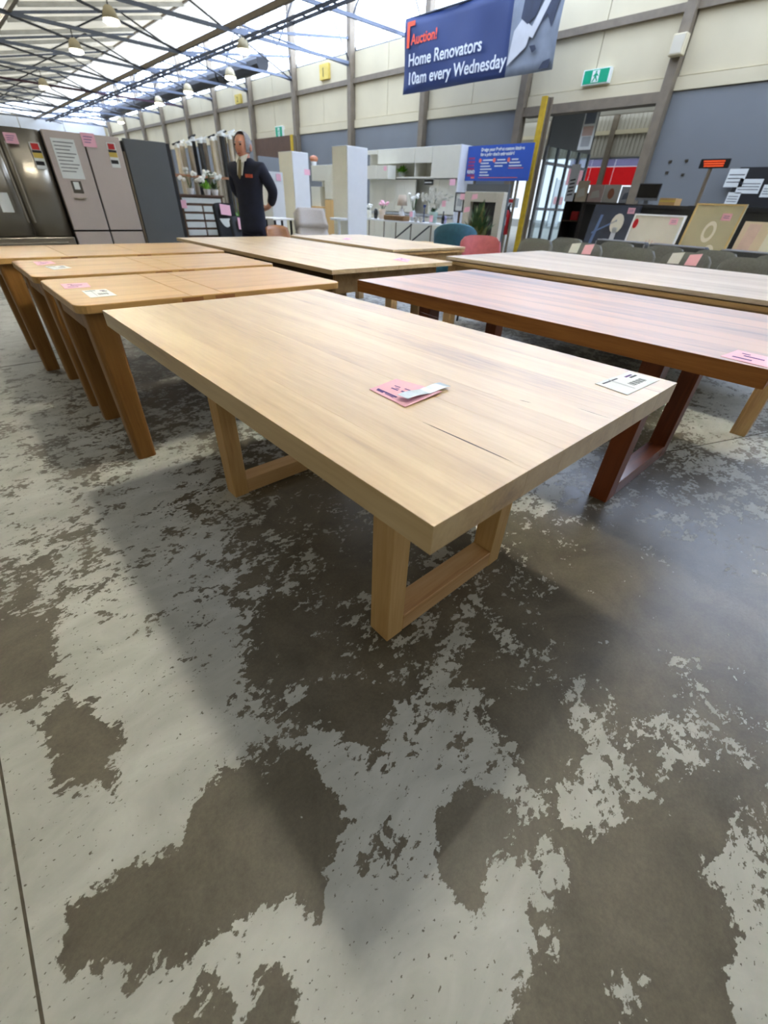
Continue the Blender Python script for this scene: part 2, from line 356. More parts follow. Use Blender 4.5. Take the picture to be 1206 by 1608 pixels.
# ---- floor with its worn paint; samples say how much paint is left (photo pixel, share of paint)
PAINT = [(50,1450,1),(30,1300,1),(150,1330,1),(250,1200,.95),(140,1175,.15),(200,1100,.72),(20,1025,.15),(60,930,.45),(100,850,.55),(60,780,.65),(170,800,.6),(250,780,.7),
(300,900,.62),(200,950,.65),(150,1020,.68),(330,1000,.66),(400,900,.5),(450,850,.4),(500,800,.3),(520,900,.35),(480,980,.25),(430,1040,.2),(380,1120,.6),(330,1060,.7),
(430,1120,.55),(300,1150,.9),(250,1280,.95),(340,1290,.08),(400,1380,.0),(300,1400,.05),(200,1450,.05),(130,1475,.05),(230,1490,.05),(250,1560,.9),(180,1560,.8),(370,1530,.9),(440,1440,.9),
(470,1400,.1),(430,1570,.1),(330,1590,.1),(480,1300,.08),(470,1230,.05),(530,1190,.9),(560,1120,.15),(600,1050,.3),(640,1000,.5),(650,1270,.85),(590,1270,.9),(605,1330,.35),
(700,1200,.65),(720,1130,.5),(660,1150,.6),(740,1310,.0),(725,1400,.05),(690,1440,.95),(600,1480,1),(560,1400,.9),(700,1510,1),(750,1560,.95),(620,1570,.95),(800,1470,.9),(500,1550,.95),
(800,1400,.8),(830,1330,.55),(850,1430,.4),(885,1500,.15),(860,1580,.1),(920,1560,.1),(950,1400,.15),(910,1250,.6),(880,1180,.2),(800,1200,.55),(840,1150,.2),(930,1180,.6),
(950,1130,.5),(1000,1080,.25),(1060,1120,.5),(1080,1200,.4),(1100,1270,.2),(1050,1320,.15),(1000,1450,.1),(1100,1450,.05),(1150,1350,.55),(1190,1300,.5),(1195,1420,.5),
(1185,1560,.65),(1100,1580,.1),(980,1540,.45),(1010,1595,.45),(1000,950,.15),(900,950,.2),(950,900,.15),(850,900,.35),(820,960,.4),(760,1000,.35),(700,960,.45),(1100,950,.1),
(1150,1000,.2),(1180,850,.35),(1150,780,.45),(1100,720,.5),(1050,800,.35),(900,800,.4),(860,760,.6),(1000,700,.4),(1130,680,.7),(60,520,.7),(130,650,.55),(60,650,.6),(100,740,.5),
(280,680,.5),(300,760,.55),(250,620,.4),(800,540,.5),(0,800,.6),(0,1200,.9),(0,1600,1),(1206,1100,.25),(1206,700,.5)]
def make_floor():
    xs = np.concatenate([[-9, -6, -4, -2.5, -1.5, -1], np.arange(-.7, 4.01, .04), np.arange(4.4, 10.2, .6), [XW+.1, 14, 18, 22, 26, 34]])
    ys = np.concatenate([[-7, -5, -3, -2, -1.2], np.arange(-.8, 4.01, .04), np.arange(4.4, 12, .6), np.arange(12, YB+.1, 2.)])
    S3 = np.array(PAINT, float); nx, ny = len(xs), len(ys)
    vs = [(x, y, 0) for x in xs for y in ys]; fs = [(i*ny+j, (i+1)*ny+j, (i+1)*ny+j+1, i*ny+j+1) for i in range(nx-1) for j in range(ny-1)]
    me = bpy.data.meshes.new('floor'); me.from_pydata(vs, [], fs)
    P = np.array(vs) - np.array([0, 0, H]); z = P@np.array(FW); zz = np.maximum(z, 1e-3)
    px = 603+F*(P@np.array(RT))/zz; py = 804-F*(P@np.array(UP))/zz
    d = np.full(len(vs), .5)
    ok = (z > .2) & (px > -150) & (px < 1350) & (py > 480) & (py < 1750)
    q = np.stack([px[ok], py[ok]], 1); D2 = ((q[:, None, :]-S3[None, :, :2])**2).sum(2)
    w = 1/(D2+250.)**2; d[ok] = (w*S3[None, :, 2]).sum(1)/w.sum(1)
    a = me.attributes.new('paint', 'FLOAT', 'POINT'); a.data.foreach_set('value', d.astype(np.float32))
    me.materials.append(MATS['floor']); o = bpy.data.objects.new('floor', me); COL.objects.link(o); return struct(o)
floor = make_floor()
# saw-cut joints in the slab
a, b = PZ(0, 1170), PZ(60, 1608)
jx = (a.x+b.x)/2
MB().bx(jx-.0025, jx+.0025, -6, 14, 0, .0012).build('joint', 'concrete_joint', floor)
MB().bx(-6, 9, 4.35, 4.362, 0, .0012).build('joint', 'concrete_joint', floor)
p0, p1 = PZ(1030, 690), PZ(1206, 770)
MB().bar((2.62, .52, .0006), (4.6, -.25, .0006), .006, .0012).build('crack', 'concrete_joint', floor)

# ---- wall_right: grey dado, cream panels, girts, columns
COLS = [4.1+2.8*k for k in range(-4, 12)]                          # column positions along the wall
ZG, ZB, ZGIRT, ZC, ZT = 2.78, 2.95, 3.72, 4.27, 6.6
wr = struct(MB().bx(XW+.12, XW+.2, -7.1, 4.1, 0, ZG).bx(XW+.12, XW+.2, 6.9, 15.3, 0, ZG).bx(XW+.12, XW+.2, 18.1, YB, 0, ZG).bx(XW+.12, XW+.2, -7.1, YB, ZG, ZC).build('wall_right', 'cream_dirty', at=(0, 0, 0)))
DOORS = (4.1, 15.3)
for y in COLS[:-1]:
    y1 = y+2.8; yy0, yy1 = max(y+.08, -7), min(y1-.08, YB)
    if yy1 < -6: continue
    if not any(abs(y-d) < .01 for d in DOORS):
        MB().bx(XW+.06, XW+.12, yy0, yy1, 0, ZG).build('dado_panel', 'grey_paint', wr)
    MB().bx(XW+.03, XW+.12, yy0, yy1, ZG+.005, ZB).build('band', 'cream_paint', wr)
    n = 2
    for k in range(n):
        s0 = yy0+(yy1-yy0)*k/n; s1 = yy0+(yy1-yy0)*(k+1)/n
        MB().bx(XW+.06, XW+.12, s0+.006, s1-.006, ZB+.012, ZGIRT-.05).build('wall_panel', 'cream_paint', wr)
        MB().bx(XW+.06, XW+.12, s0+.006, s1-.006, ZGIRT+.05, ZC).build('wall_panel', 'cream_paint', wr)
    MB().bx(XW-.02, XW+.06, y, y1, ZGIRT-.05, ZGIRT+.05).build('girt', 'steel_paint', wr)
for y in COLS:
    if y < -7: continue
    c = MB().bx(XW-.1, XW+.06, y-.075, y+.075, 0, ZT).build('column', 'steel_paint', wr)
# glazed strip above the cream panels; unseen top raised to brighten table sheen
wt = struct(MB().bx(XW+.1, XW+.14, -7.1, YB, ZC, ZC+.04).build('window_1', 'alu', at=(0, 0, 0)))
for y in COLS[:-1]:
    if y < -6: continue
    for k in range(4):
        s0 = y+.08+2.64*k/4
        MB().bx(XW+.1, XW+.12, s0+.012, s0+.66-.012, ZC+.04, ZT+.1).build('pane', 'clerestory', wt)
# ---- other walls (behind and beside the camera, and the far end)
wb = struct(MB().bx(-9.1, XW+.2, YB, YB+.1, 0, 4.2).build('wall_back', 'cream_paint', at=(0, 0, 0)))
for k in range(9):
    x = -8.9+2.1*k
    MB().bx(x+.02, x+2.08, YB-.05, YB, 2.2, 3.1).build('wall_panel', 'white_matt', wb)
    MB().bx(x+.02, x+2.08, YB-.05, YB, 3.14, 4.1).build('wall_panel', 'white_matt', wb)
struct(MB().bx(-9.1, -9, -7.1, YB, 0, 5.4).build('wall_left', 'cream_dirty', at=(0, 0, 0)))
struct(MB().bx(-9.1, XW+.2, -7.1, -7, 0, 5.4).build('wall_front', 'cream_dirty', at=(0, 0, 0)))
struct(MB().bx(-9.1, XW+.2, YB-.02, YB+.1, 4.2, 5.6).build('wall_gable', 'sheet_lit', at=(0, 0, 0)))

# ---- saw-tooth roof: sheets rise to the right, glazing stands over each valley
VAL = [-7.8, -4.2, -.6, 3.0, 6.6, XW+.1]; ZV, ZP = 4.12, 4.80
ceil = struct(MB().bx(-9.1, -7.8, -7.1, YB, ZV+.4, ZV+.5).build('ceiling', 'roof_cream', at=(0, 0, 0)))
for k in range(len(VAL)-1):
    x0, x1 = VAL[k], VAL[k+1]; zt = ZP if k < 4 else ZT+.12
    for y in COLS[:-1]:
        y0, y1 = max(y, -7.1), min(y+2.8, YB)
        if y1 < -6.5: continue
        if k < 4:                                                  # far sheets are translucent; overhead, every other bay glows as added fill
            zf = lambda x: ZV+(zt-ZV)*(x-x0)/(x1-x0)
            MB().hexa([(x0, y0, zf(x0)), (x1, y0, zf(x1)), (x1, y1, zf(x1)), (x0, y1, zf(x0)), (x0, y0, zf(x0)+.04), (x1, y0, zf(x1)+.04), (x1, y1, zf(x1)+.04), (x0, y1, zf(x0)+.04)]).build('roof_sheet', 'roof_lit' if y > 9 or round((y-4.1)/2.8) % 2 == 0 else 'roof_cream', ceil)
            for s in (.7, 2.1):
                MB().bar((x0+.05, y0+s, zf(x0)-.05), (x1-.05, y0+s, zf(x1)-.05), .05, .07).build('rafter', 'rib_grey', ceil)
        else:
            MB().hexa([(x0, y0+.03, ZV), (x1, y0+.03, zt), (x1, y1-.03, zt), (x0, y1-.03, ZV), (x0, y0+.03, ZV+.03), (x1, y0+.03, zt+.03), (x1, y1-.03, zt+.03), (x0, y1-.03, ZV+.03)]).build('roof_sheet', 'sheet_lit', ceil)
            for s in (.93, 1.86):
                MB().bar((x0+.05, y0+s, ZV-.03), (x1-.1, y0+s, zt-.03), .03, .04).build('rafter', 'truss_grey', ceil)
        if 0 < k:                                                  # glazing over the valley at x0
            for s in range(3):
                MB().bx(x0-.02, x0, y0+.03+.92*s, y0+.9+.92*s, ZV+.06, ZP-.04).build('pane', 'glazing', ceil)
    if k: MB().bx(x0-.04, x0+.04, -7.1, YB, ZV-.06, ZV+.03).build('valley_beam', 'steel_paint', ceil); MB().bx(x0-.07, x0+.01, -7.1, YB, ZP-.04, ZP+.02).build('ridge_beam', 'steel_paint', ceil)
# translucent roof lights in the sheets
def roof_light(x, y, w=.42, d=.48):
    k = max(i for i in range(4) if VAL[i] <= x-.5); x0, x1 = VAL[k], VAL[k+1]; zf = lambda t: ZV+(ZP-ZV)*(t-x0)/(x1-x0)-.025
    MB().hexa([(x-w/2, y-d/2, zf(x-w/2)-.01), (x+w/2, y-d/2, zf(x+w/2)-.01), (x+w/2, y+d/2, zf(x+w/2)-.01), (x-w/2, y+d/2, zf(x-w/2)-.01),
               (x-w/2, y-d/2, zf(x-w/2)+.01), (x+w/2, y-d/2, zf(x+w/2)+.01), (x+w/2, y+d/2, zf(x+w/2)+.01), (x-w/2, y+d/2, zf(x-w/2)+.01)]).build('roof_light', 'skylight', ceil)
for y in (1.45, 1.45+8.4, 1.45+16.8, 1.45+25.2): roof_light(1.95, y)
# trusses: one on each column line
for k, y in enumerate(COLS):
    if y < -6.5: continue
    zb = 4.05
    xe = 8.9 if abs(y-6.9) < .1 else XW-.1
    t = MB().bar((-9, y, zb), (xe, y, zb), .05, .06).build('truss', 'truss_maroon' if abs(y-23.7) < .1 else 'truss_grey', ceil)
    for i, x in enumerate(VAL[:-1]):
        x1 = VAL[i+1]; zr = ZP if i < 4 else ZT
        xm = (x+x1)/2
        MB().bar((x+.05, y, ZV-.05), (x1-.1, y, zr-.06), .035, .045).build('top_chord', 'truss_grey', t)
        MB().cyl((x+1.2, y, zb), (xm+.4, y, ZV+(zr-ZV)*.6), .017, n=6).build('strut', 'truss_dark', t)
        MB().cyl((x1-.15, y, zb), (xm+.4, y, ZV+(zr-ZV)*.6), .017, n=6).build('strut', 'truss_dark', t)
    if y > 10:                                                       # knee struts to the wall column and diagonal sway rods
        MB().bar((6.6, y, 4.06), (XW-.05, y, 4.5), .04, .05).build('strut', 'truss_grey', t)
        MB().cyl((XW-.1, y, 4.0), (7.2, y+2.7, 4.9), .022, n=6).build('sway_rod', 'truss_grey', t)
        MB().cyl((3.0, y, 4.02), (6.6, y+2.8, 4.06), .024, n=6).build('sway_rod', 'truss_dark', t)
        MB().cyl((6.6, y, 4.06), (9.9, y+2.8, 4.02), .02, n=6).build('sway_rod', 'truss_dark', t)
        MB().cyl((-.6, y, 4.02), (3.0, y+2.8, 4.06), .02, n=6).build('sway_rod', 'truss_dark', t)
# cable tray along the valley and black duct by the wall
ct = thing('cable_tray', 'grey open ladder cable tray hung under the roof trusses', 'cable tray', (7.0, 20, 3.9))
for x in (6.9, 7.08): MB().bar((x, 5, 3.98), (x, 35, 3.98), .03, .05).build('side_rail', 'truss_dark', ct)
for k in range(60): MB().bar((6.9, 5.2+.5*k, 3.98), (7.08, 5.2+.5*k, 3.98), .03, .02).build('rung', 'truss_dark', ct)
du = thing('ventilation_duct', 'black fabric duct running under the roof beside the cream wall', 'duct', (9.1, 22, 4.15))
for k in range(6):
    y = 15.6+2.8*k
    MB().cyl((9.15, y, 4.3), (9.15, y+2.7, 4.3), .2, n=12).build('duct_section', 'black_plastic', du, smooth=False)
    MB().cyl((9.15, y+1.3, 4.45), (9.15, y+1.3, 4.9), .012, n=5).build('hanger', 'truss_dark', du)

# ---- high-bay lamps under the trusses
def bay_lamp(p, label):
    t = thing('high_bay_lamp', label, 'lamp', (p.x, p.y, p.z), group='high bay lamps under the roof')
    zr = 4.02
    MB().cyl((p.x, p.y, p.z+.16), (p.x, p.y, zr), .012, n=6).build('rod', 'truss_dark', t)
    MB().lathe((p.x, p.y, p.z), [(.05, .2), (.1, .16), (.15, .02), (.14, .02)], 14).build('shade', 'cream_paint', t, smooth=True)
    MB().lathe((p.x, p.y, p.z), [(.14, .018), (.15, -.02), (.1, -.05)], 14).build('lens', 'lamp_lit', t, smooth=True)
LB = {(175, 33): 'glowing high bay lamp at top left, nearest one under the cream roof', (120, 80): 'glowing high bay lamp second from the top left under the cream roof',
      (362, 122): 'glowing lamp at the near end of the black duct', (296, 145): 'glowing lamp half way along the black duct', (250, 163): 'glowing lamp towards the far end of the black duct',
      (383, 80): 'glowing lamp hanging in front of the white sheets above the duct', (190, 192): 'small far lamp just above the dark grey refrigerator', (70, 137): 'small far lamp above the taupe refrigerator'}
for (x, y), l in LB.items():
    p = min((PY(x, y, c) for c in COLS if c > 8), key=lambda q: abs(q.z-3.72)); bay_lamp(p, l)

# ================================================================== tables
def u_table(name, label, x0, x1, y0, y1, top, t, nb, mtop, mleg, mrail, fx0, fx1, fy, lw, lt, rail_h, medge=None):
    r = thing(name, label, 'table', ((x0+x1)/2, (y0+y1)/2, 0))
    w = (x1-x0)/nb
    for i in range(nb):
        MB().bx(x0+w*i+.00005, x0+w*(i+1)-.00005, y0, y1, top-t, top).build('board', mtop, r, bevel=.0003, seg=1)
    for ya in (y0+fy, y1-fy-lt):
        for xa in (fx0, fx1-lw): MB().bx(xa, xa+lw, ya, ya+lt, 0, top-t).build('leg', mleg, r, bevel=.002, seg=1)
        MB().bx(fx0+lw, fx1-lw, ya, ya+lt, .004, rail_h).build('rail', mrail, r, bevel=.002, seg=1)
        MB().bx(fx0+lw, fx1-lw, ya+.01, ya+lt-.01, top-t-.05, top-t).build('bearer', mrail, r)
    return r
T1 = u_table('dining_table', 'pale blond timber dining table with U-shaped legs, nearest the camera', .3715, 1.3583, .2851, 1.9827, .76, .055, 8, 'messmate', 'messmate_leg', 'messmate_rail', .5865, 1.186, .288, .068, .082, .075)
# dark gum veins in the top
random.seed(5)
for (xa, ya, xb, yb, w) in ((*PZ(662, 662, .76)[:2], *PZ(808, 727, .76)[:2], .0035), (*PZ(650, 487, .76)[:2], *PZ(700, 503, .76)[:2], .0022), (*PZ(905, 640, .76)[:2], *PZ(960, 658, .76)[:2], .002), (*PZ(815, 628, .76)[:2], *PZ(835, 633, .76)[:2], .0025), (*PZ(560, 500, .76)[:2], *PZ(580, 507, .76)[:2], .002)):
    n = 7; pts = [Vector((xa+(xb-xa)*i/n, ya+(yb-ya)*i/n, .7602)) for i in range(n+1)]
    d = Vector((yb-ya, xa-xb, 0)).normalized(); k = [d*w*.5*math.sin(math.pi*i/n)**.5*(.6+.6*random.random()) if 0 < i < n else d*0 for i in range(n+1)]
    m = MB()
    for i in range(n): m.add([pts[i]-k[i], pts[i+1]-k[i+1], pts[i+1]+k[i+1]+d*1e-5, pts[i]+k[i]+d*1e-5], [(0, 1, 2, 3)])
    m.build('gum_vein', 'vein', T1)
T2 = u_table('dining_table', 'dark reddish-brown striped timber dining table with U-shaped legs, right of the blond one', 1.74, 2.83, .14, 2.13, .76, .06, 10, 'jarrah', 'jarrah_leg', 'jarrah_rail', 1.925, 2.70, .33, .085, .085, .08, None)
MB().bx(1.737, 1.7399, .14, 2.13, .7005, .7595).build('edge_band', 'jarrah_edge_bright', T2)  # added edge slabs, wood coloured brighter to offset the dim side faces
MB().bx(1.74, 2.83, .137, .1399, .7005, .7595).build('edge_band', 'jarrah_edge_bright', T2)

def rounded(x0, x1, y0, y1, r, corners, n=5):
    P = []
    for (cx, cy, a, on) in ((x1, y1, 0, corners[0]), (x0, y1, 90, corners[1]), (x0, y0, 180, corners[2]), (x1, y0, 270, corners[3])):
        if not on: P.append((cx, cy)); continue
        sx = -1 if cx == x1 else 1; sy = -1 if cy == y1 else 1
        for i in range(n+1):
            t = math.radians(a+90*i/n); P.append((cx+sx*r+r*math.cos(t), cy+sy*r+r*math.sin(t)))
    return P
def extension_table(label, x0, x1, y0, y1, top, seams):
    r = thing('extension_table', label, 'table', ((x0+x1)/2, (y0+y1)/2, 0), group='golden oak extension tables on the left'); t = .034
    xs = [x0]+seams+[x1]
    for i in range(len(xs)-1):
        P = rounded(xs[i]+.0008, xs[i+1]-.0008, y0, y1, .055, (i == len(xs)-2, i == 0, i == 0, i == len(xs)-2))
        MB().prism([(a, b, top-t) for a, b in P], (0, 0, t)).build('leaf', 'oak_golden', r, bevel=.004, seg=2)
    # dark finger recesses where the leaves part
    for s in seams: MB().bx(s-.05, s+.05, y0-.0015, y0+.01, top-t+.004, top-.006).build('finger_pull', 'plywood', r)
    i = .03; w = .112
    for xa in (x0+i, x1-i-w):
        for ya in (y0+i, y1-i-w):
            c = (xa+w/2, ya+w/2); P = []
            for a, b in rounded(-w/2, w/2, -w/2, w/2, .022, (1, 1, 1, 1), 3): P.append((a, b))
            lo = [(c[0]+a*.8, c[1]+b*.8, 0) for a, b in P]; hi = [(c[0]+a, c[1]+b, top-t) for a, b in P]; n = len(P)
            MB().add(lo+hi, [tuple(range(n-1, -1, -1)), tuple(range(n, 2*n))]+[(j, (j+1) % n, n+(j+1) % n, n+j) for j in range(n)]).build('leg', 'oak_golden_leg_shaded', r)
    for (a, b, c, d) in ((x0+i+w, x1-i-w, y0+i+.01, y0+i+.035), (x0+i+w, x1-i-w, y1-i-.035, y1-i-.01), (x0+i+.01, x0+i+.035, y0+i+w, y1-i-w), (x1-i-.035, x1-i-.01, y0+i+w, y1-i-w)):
        MB().bx(a, b, c, d, top-t-.09, top-t).build('apron', 'oak_golden_leg_shaded', r)
    return r
extension_table('golden oak extension table with rounded corners, touching the blond table', .32, 1.68, 2.205, 2.99, .742, [.80, .96])
extension_table('golden oak extension table, middle one of the three in a row', .31, 1.76, 3.09, 3.88, .742, [.98, 1.12])
extension_table('golden oak extension table, farthest of the three, nearest the refrigerators', .22, 1.83, 4.02, 4.88, .742, [.66, 1.16])

def frame_table(name, label, x0, x1, y0, y1, top, t, nb, mtop, leg, apron, inset, mside='oak_pale_side', mleg='oak_pale_leg', seams=(), double=False, group=None):
    r = thing(name, label, 'table', ((x0+x1)/2, (y0+y1)/2, 0), group=group)
    ys = [y0]+list(seams)+[y1]; w = (x1-x0)/nb
    for j in range(len(ys)-1):
        for i in range(nb): MB().bx(x0+w*i+.0003, x0+w*(i+1)-.0003, ys[j]+.0008, ys[j+1]-.0008, top-t, top).build('board', mtop, r, bevel=.0012, seg=1)
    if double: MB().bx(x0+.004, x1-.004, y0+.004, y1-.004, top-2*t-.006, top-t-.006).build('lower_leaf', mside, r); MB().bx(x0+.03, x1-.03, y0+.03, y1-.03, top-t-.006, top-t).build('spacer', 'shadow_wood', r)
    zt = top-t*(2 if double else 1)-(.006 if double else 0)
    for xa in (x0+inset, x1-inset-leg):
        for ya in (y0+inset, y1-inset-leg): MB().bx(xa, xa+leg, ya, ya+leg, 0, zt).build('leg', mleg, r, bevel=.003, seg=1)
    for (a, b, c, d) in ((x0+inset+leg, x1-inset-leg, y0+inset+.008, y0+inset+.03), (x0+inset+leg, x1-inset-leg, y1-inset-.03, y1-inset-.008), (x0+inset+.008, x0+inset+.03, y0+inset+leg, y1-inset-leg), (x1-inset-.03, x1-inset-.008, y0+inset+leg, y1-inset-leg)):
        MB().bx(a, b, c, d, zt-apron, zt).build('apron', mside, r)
    return r
# pale extension table pulled open: legs stand at the far half, the near end overhangs on its runners
x0, x1, y0, y1 = 1.85, 3.06, 2.53, 5.2
r = thing('pulled_out_table', 'long pale oak extension table pulled open, in the middle behind the blond table', 'table', ((x0+x1)/2, (y0+y1)/2, 0))
for j, (ya, yb) in enumerate(((y0, 3.3), (3.3, 4.3), (4.3, y1))):
    for i in range(6): w = (x1-x0)/6; MB().bx(x0+w*i+.0003, x0+w*(i+1)-.0003, ya+.0008, yb-.0008, .732, .76).build('board', 'oak_pale', r, bevel=.0012, seg=1)
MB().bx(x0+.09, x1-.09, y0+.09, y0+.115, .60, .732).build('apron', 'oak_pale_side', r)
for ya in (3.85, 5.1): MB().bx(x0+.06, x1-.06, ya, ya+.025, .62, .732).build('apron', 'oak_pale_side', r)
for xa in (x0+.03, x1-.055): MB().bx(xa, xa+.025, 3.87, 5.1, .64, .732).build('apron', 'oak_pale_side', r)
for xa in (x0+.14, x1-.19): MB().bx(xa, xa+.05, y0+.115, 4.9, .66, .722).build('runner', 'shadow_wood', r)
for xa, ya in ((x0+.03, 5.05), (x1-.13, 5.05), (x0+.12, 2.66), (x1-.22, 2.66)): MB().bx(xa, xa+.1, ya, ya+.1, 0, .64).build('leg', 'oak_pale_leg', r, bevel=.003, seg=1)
frame_table('folding_top_table', 'pale oak table with a doubled folding top, behind the pulled open one', 3.23, 4.33, 3.42, 5.25, .765, .022, 5, 'oak_pale', .09, .09, .02, seams=(4.2,), double=True)
T8 = frame_table('long_table', 'greyish oak long dining table at right, in front of the grey chairs', 3.36, 4.98, .20, 2.86, .76, .026, 9, 'oak_grey', .085, .10, .02, double=True)

# ---- price tags and labels on the tables
def flat_tag(name, label, cat, pts, z, m='pink_card', lines=2, ink='ink', tilt=0., grp=None):
    """a card lying on a table; pts: four photo pixels of its corners"""
    P = [PZ(x, y, z) for x, y in pts]
    c = sum(P, Vector())/4; r = thing(name, label, cat, (c.x, c.y, z), group=grp)
    lift = [.0015, .0015, .0015+tilt, .0015+tilt]
    lo = [p+Vector((0, 0, l-.0008)) for p, l in zip(P, lift)]; hi = [p+Vector((0, 0, l)) for p, l in zip(P, lift)]
    MB().hexa(lo+hi).build('card', m, r)
    f = lambda u, v: (hi[0]*(1-u)+hi[1]*u)*(1-v)+(hi[3]*(1-u)+hi[2]*u)*v+Vector((0, 0, .0004))
    def stroke(u0, u1, v0, v1, nm, mm): MB().add([f(u0, v0), f(u1, v0), f(u1, v1), f(u0, v1)], [(0, 1, 2, 3)]).build(nm, mm, r)
    return r, stroke, f
# tag on the blond table, with a strip of tape
r, st, f = flat_tag('price_tag', 'pink price card with clear tape and purple handwriting on the blond table', 'tag', [(580, 612), (636, 640), (694, 618), (622, 598)], .76, tilt=.004)
for (u0, u1, v0, v1) in ((.1, .62, .14, .2), (.12, .3, .09, .14), (.35, .58, .1, .13), (.25, .42, .42, .47), (.48, .62, .44, .5), (.22, .36, .58, .62), (.45, .6, .6, .64), (.3, .4, .5, .53)):
    st(u0, u1, v0, v1, 'handwriting', 'ink')
a, b = PZ(632, 624, .7705), PZ(699, 605, .7635)
w = Vector((b-a)); w = Vector((-w.y, w.x, 0)).normalized()*.017
MB().sheet(lambda u, v: a+(b-a)*u+w*(2*v-1)+Vector((0, 0, .002*math.sin(u*9)+.0015)), 8, 2, .0006).build('tape', 'tape', r)
def paper_label(label, pts, z):
    r, st, f = flat_tag('paper_label', label, 'label', pts, z, 'white_card')
    for k in range(9): st(.42+.045*k, .42+.045*k+(.03 if k % 2 else .018), .22, .45, 'barcode', 'black_ink')
    st(.08, .5, .82, .88, 'print', 'black_ink'); st(.3, .34, .1, .95, 'rule', 'ceramic_grey'); st(.7, .9, .62, .7, 'print', 'black_ink'); st(.66, .86, .74, .82, 'print', 'ink')
paper_label('white barcode label stuck at the corner of the blond table', [(985, 621), (1036, 597), (988, 584), (934, 603)], .76)
def small_tag(label, pts, z):
    r, st, f = flat_tag('price_tag', label, 'tag', pts, z, tilt=.002)
    for (u0, u1, v0, v1) in ((.15, .55, .2, .3), (.3, .75, .5, .6), (.2, .4, .7, .78)): st(u0, u1, v0, v1, 'handwriting', 'ink')
small_tag('pink price card on the nearest golden oak table', [(102, 454), (143, 451), (137, 445), (95, 447)], .742)
paper_label('white label beside the pink card on the nearest golden oak table', [(142, 468), (184, 464), (166, 454), (128, 457)], .742)
small_tag('pink price card on the middle golden oak table', [(59, 417), (88, 414), (80, 411), (52, 412)], .742)
paper_label('white label beside the pink card on the middle golden oak table', [(85, 424), (113, 421), (100, 417), (70, 419)], .742)
small_tag('pink price card at the near corner of the dark brown table', [(1131, 560), (1215, 580), (1222, 566), (1158, 551)], .76)
small_tag('pink price card near the end of the pulled open pale table', [(617, 408), (640, 412), (645, 408), (628, 405)], .76)
small_tag('small pink card on the doubled folding table top', [(537, 376), (548, 377), (553, 375), (543, 374)], .765)

# ================================================================== refrigerators along the far row (fronts face the camera)
FY = 8.0
def fridge_labels(r, items):
    for (x0, x1, z0, z1, nm, m) in items: MB().bx(x0, x1, FY-.005, FY-.001, z0, z1).build(nm, m, r)
def energy_label(r, px, py):
    c = PY(px, py, FY)
    q = MB().bx(c.x-.055, c.x+.055, FY-.006, FY-.001, c.z-.13, c.z+.13).build('energy_label', 'white_card', r)
    MB().bx(c.x-.04, c.x+.04, FY-.008, FY-.006, c.z+.06, c.z+.12).build('rating_dial', 'red_gloss', q)
    MB().bx(c.x-.05, c.x+.05, FY-.008, FY-.006, c.z-.02, c.z+.03).build('rating_band', 'sign_yellow', q)
    MB().bx(c.x-.05, c.x+.05, FY-.008, FY-.006, c.z+.03, c.z+.055).build('rating_text', 'seal', q)
    MB().bx(c.x-.05, c.x+.04, FY-.008, FY-.006, c.z-.09, c.z-.05).build('rating_text', 'seal', q)
def pink_on(r, px, py, w=.12, h=.13):
    c = PY(px, py, FY)
    t = MB().bx(c.x-w/2, c.x+w/2, FY-.008, FY-.004, c.z-h/2, c.z+h/2).build('price_card', 'pink_card', r)
    for k in range(3): MB().bx(c.x-w*.35, c.x+w*(.3-.1*k), FY-.0095, FY-.008, c.z+h*(.2-.2*k), c.z+h*(.25-.2*k)).build('handwriting', 'ink', t)
# steel French-door
x0, x1, zt = .52, 1.465, 1.69
r = thing('refrigerator', 'stainless steel french-door refrigerator at far left, with gold reflections', 'refrigerator', ((x0+x1)/2, FY+.35, 0))
MB().bx(x0+.01, x1-.01, FY+.06, FY+.7, .02, zt-.01).build('body', 'steel_dark', r)
for a, b in ((x0, 1.03), (1.04, x1)):
    d = MB().sheet(lambda u, v: (a+(b-a)*u, FY+.03+.05*(2*u-1)**4+.012*(2*u-1)**2, .60+(zt-.60)*v), 16, 2, .04).build('door', 'steel', r, smooth=True)
MB().cyl((1.0, FY-.04, .75), (1.0, FY-.04, 1.55), .014).cyl((1.0, FY-.04, .8), (1.0, FY, .8), .01).cyl((1.0, FY-.04, 1.5), (1.0, FY, 1.5), .01).build('handle', 'steel', r)
MB().cyl((1.07, FY-.04, .75), (1.07, FY-.04, 1.55), .014).cyl((1.07, FY-.04, .8), (1.07, FY, .8), .01).cyl((1.07, FY-.04, 1.5), (1.07, FY, 1.5), .01).build('handle', 'steel', r)
MB().bx(x0, x1, FY, FY+.055, .07, .585).build('drawer', 'steel', r, bevel=.012)
MB().cyl((x0+.1, FY-.04, .52), (x1-.1, FY-.04, .52), .014).cyl((x0+.15, FY-.04, .52), (x0+.15, FY, .52), .01).cyl((x1-.15, FY-.04, .52), (x1-.15, FY, .52), .01).build('handle', 'steel', r)
MB().bx(x0+.02, x1-.02, FY+.03, FY+.06, 0, .07).build('plinth', 'seal', r)
pink_on(r, 17, 217, .13, .1); energy_label(r, 60, 245); c = PY(8, 318, FY); fridge_labels(r, [(c.x-.06, c.x+.06, c.z-.1, c.z+.1, 'notice', 'white_card')])
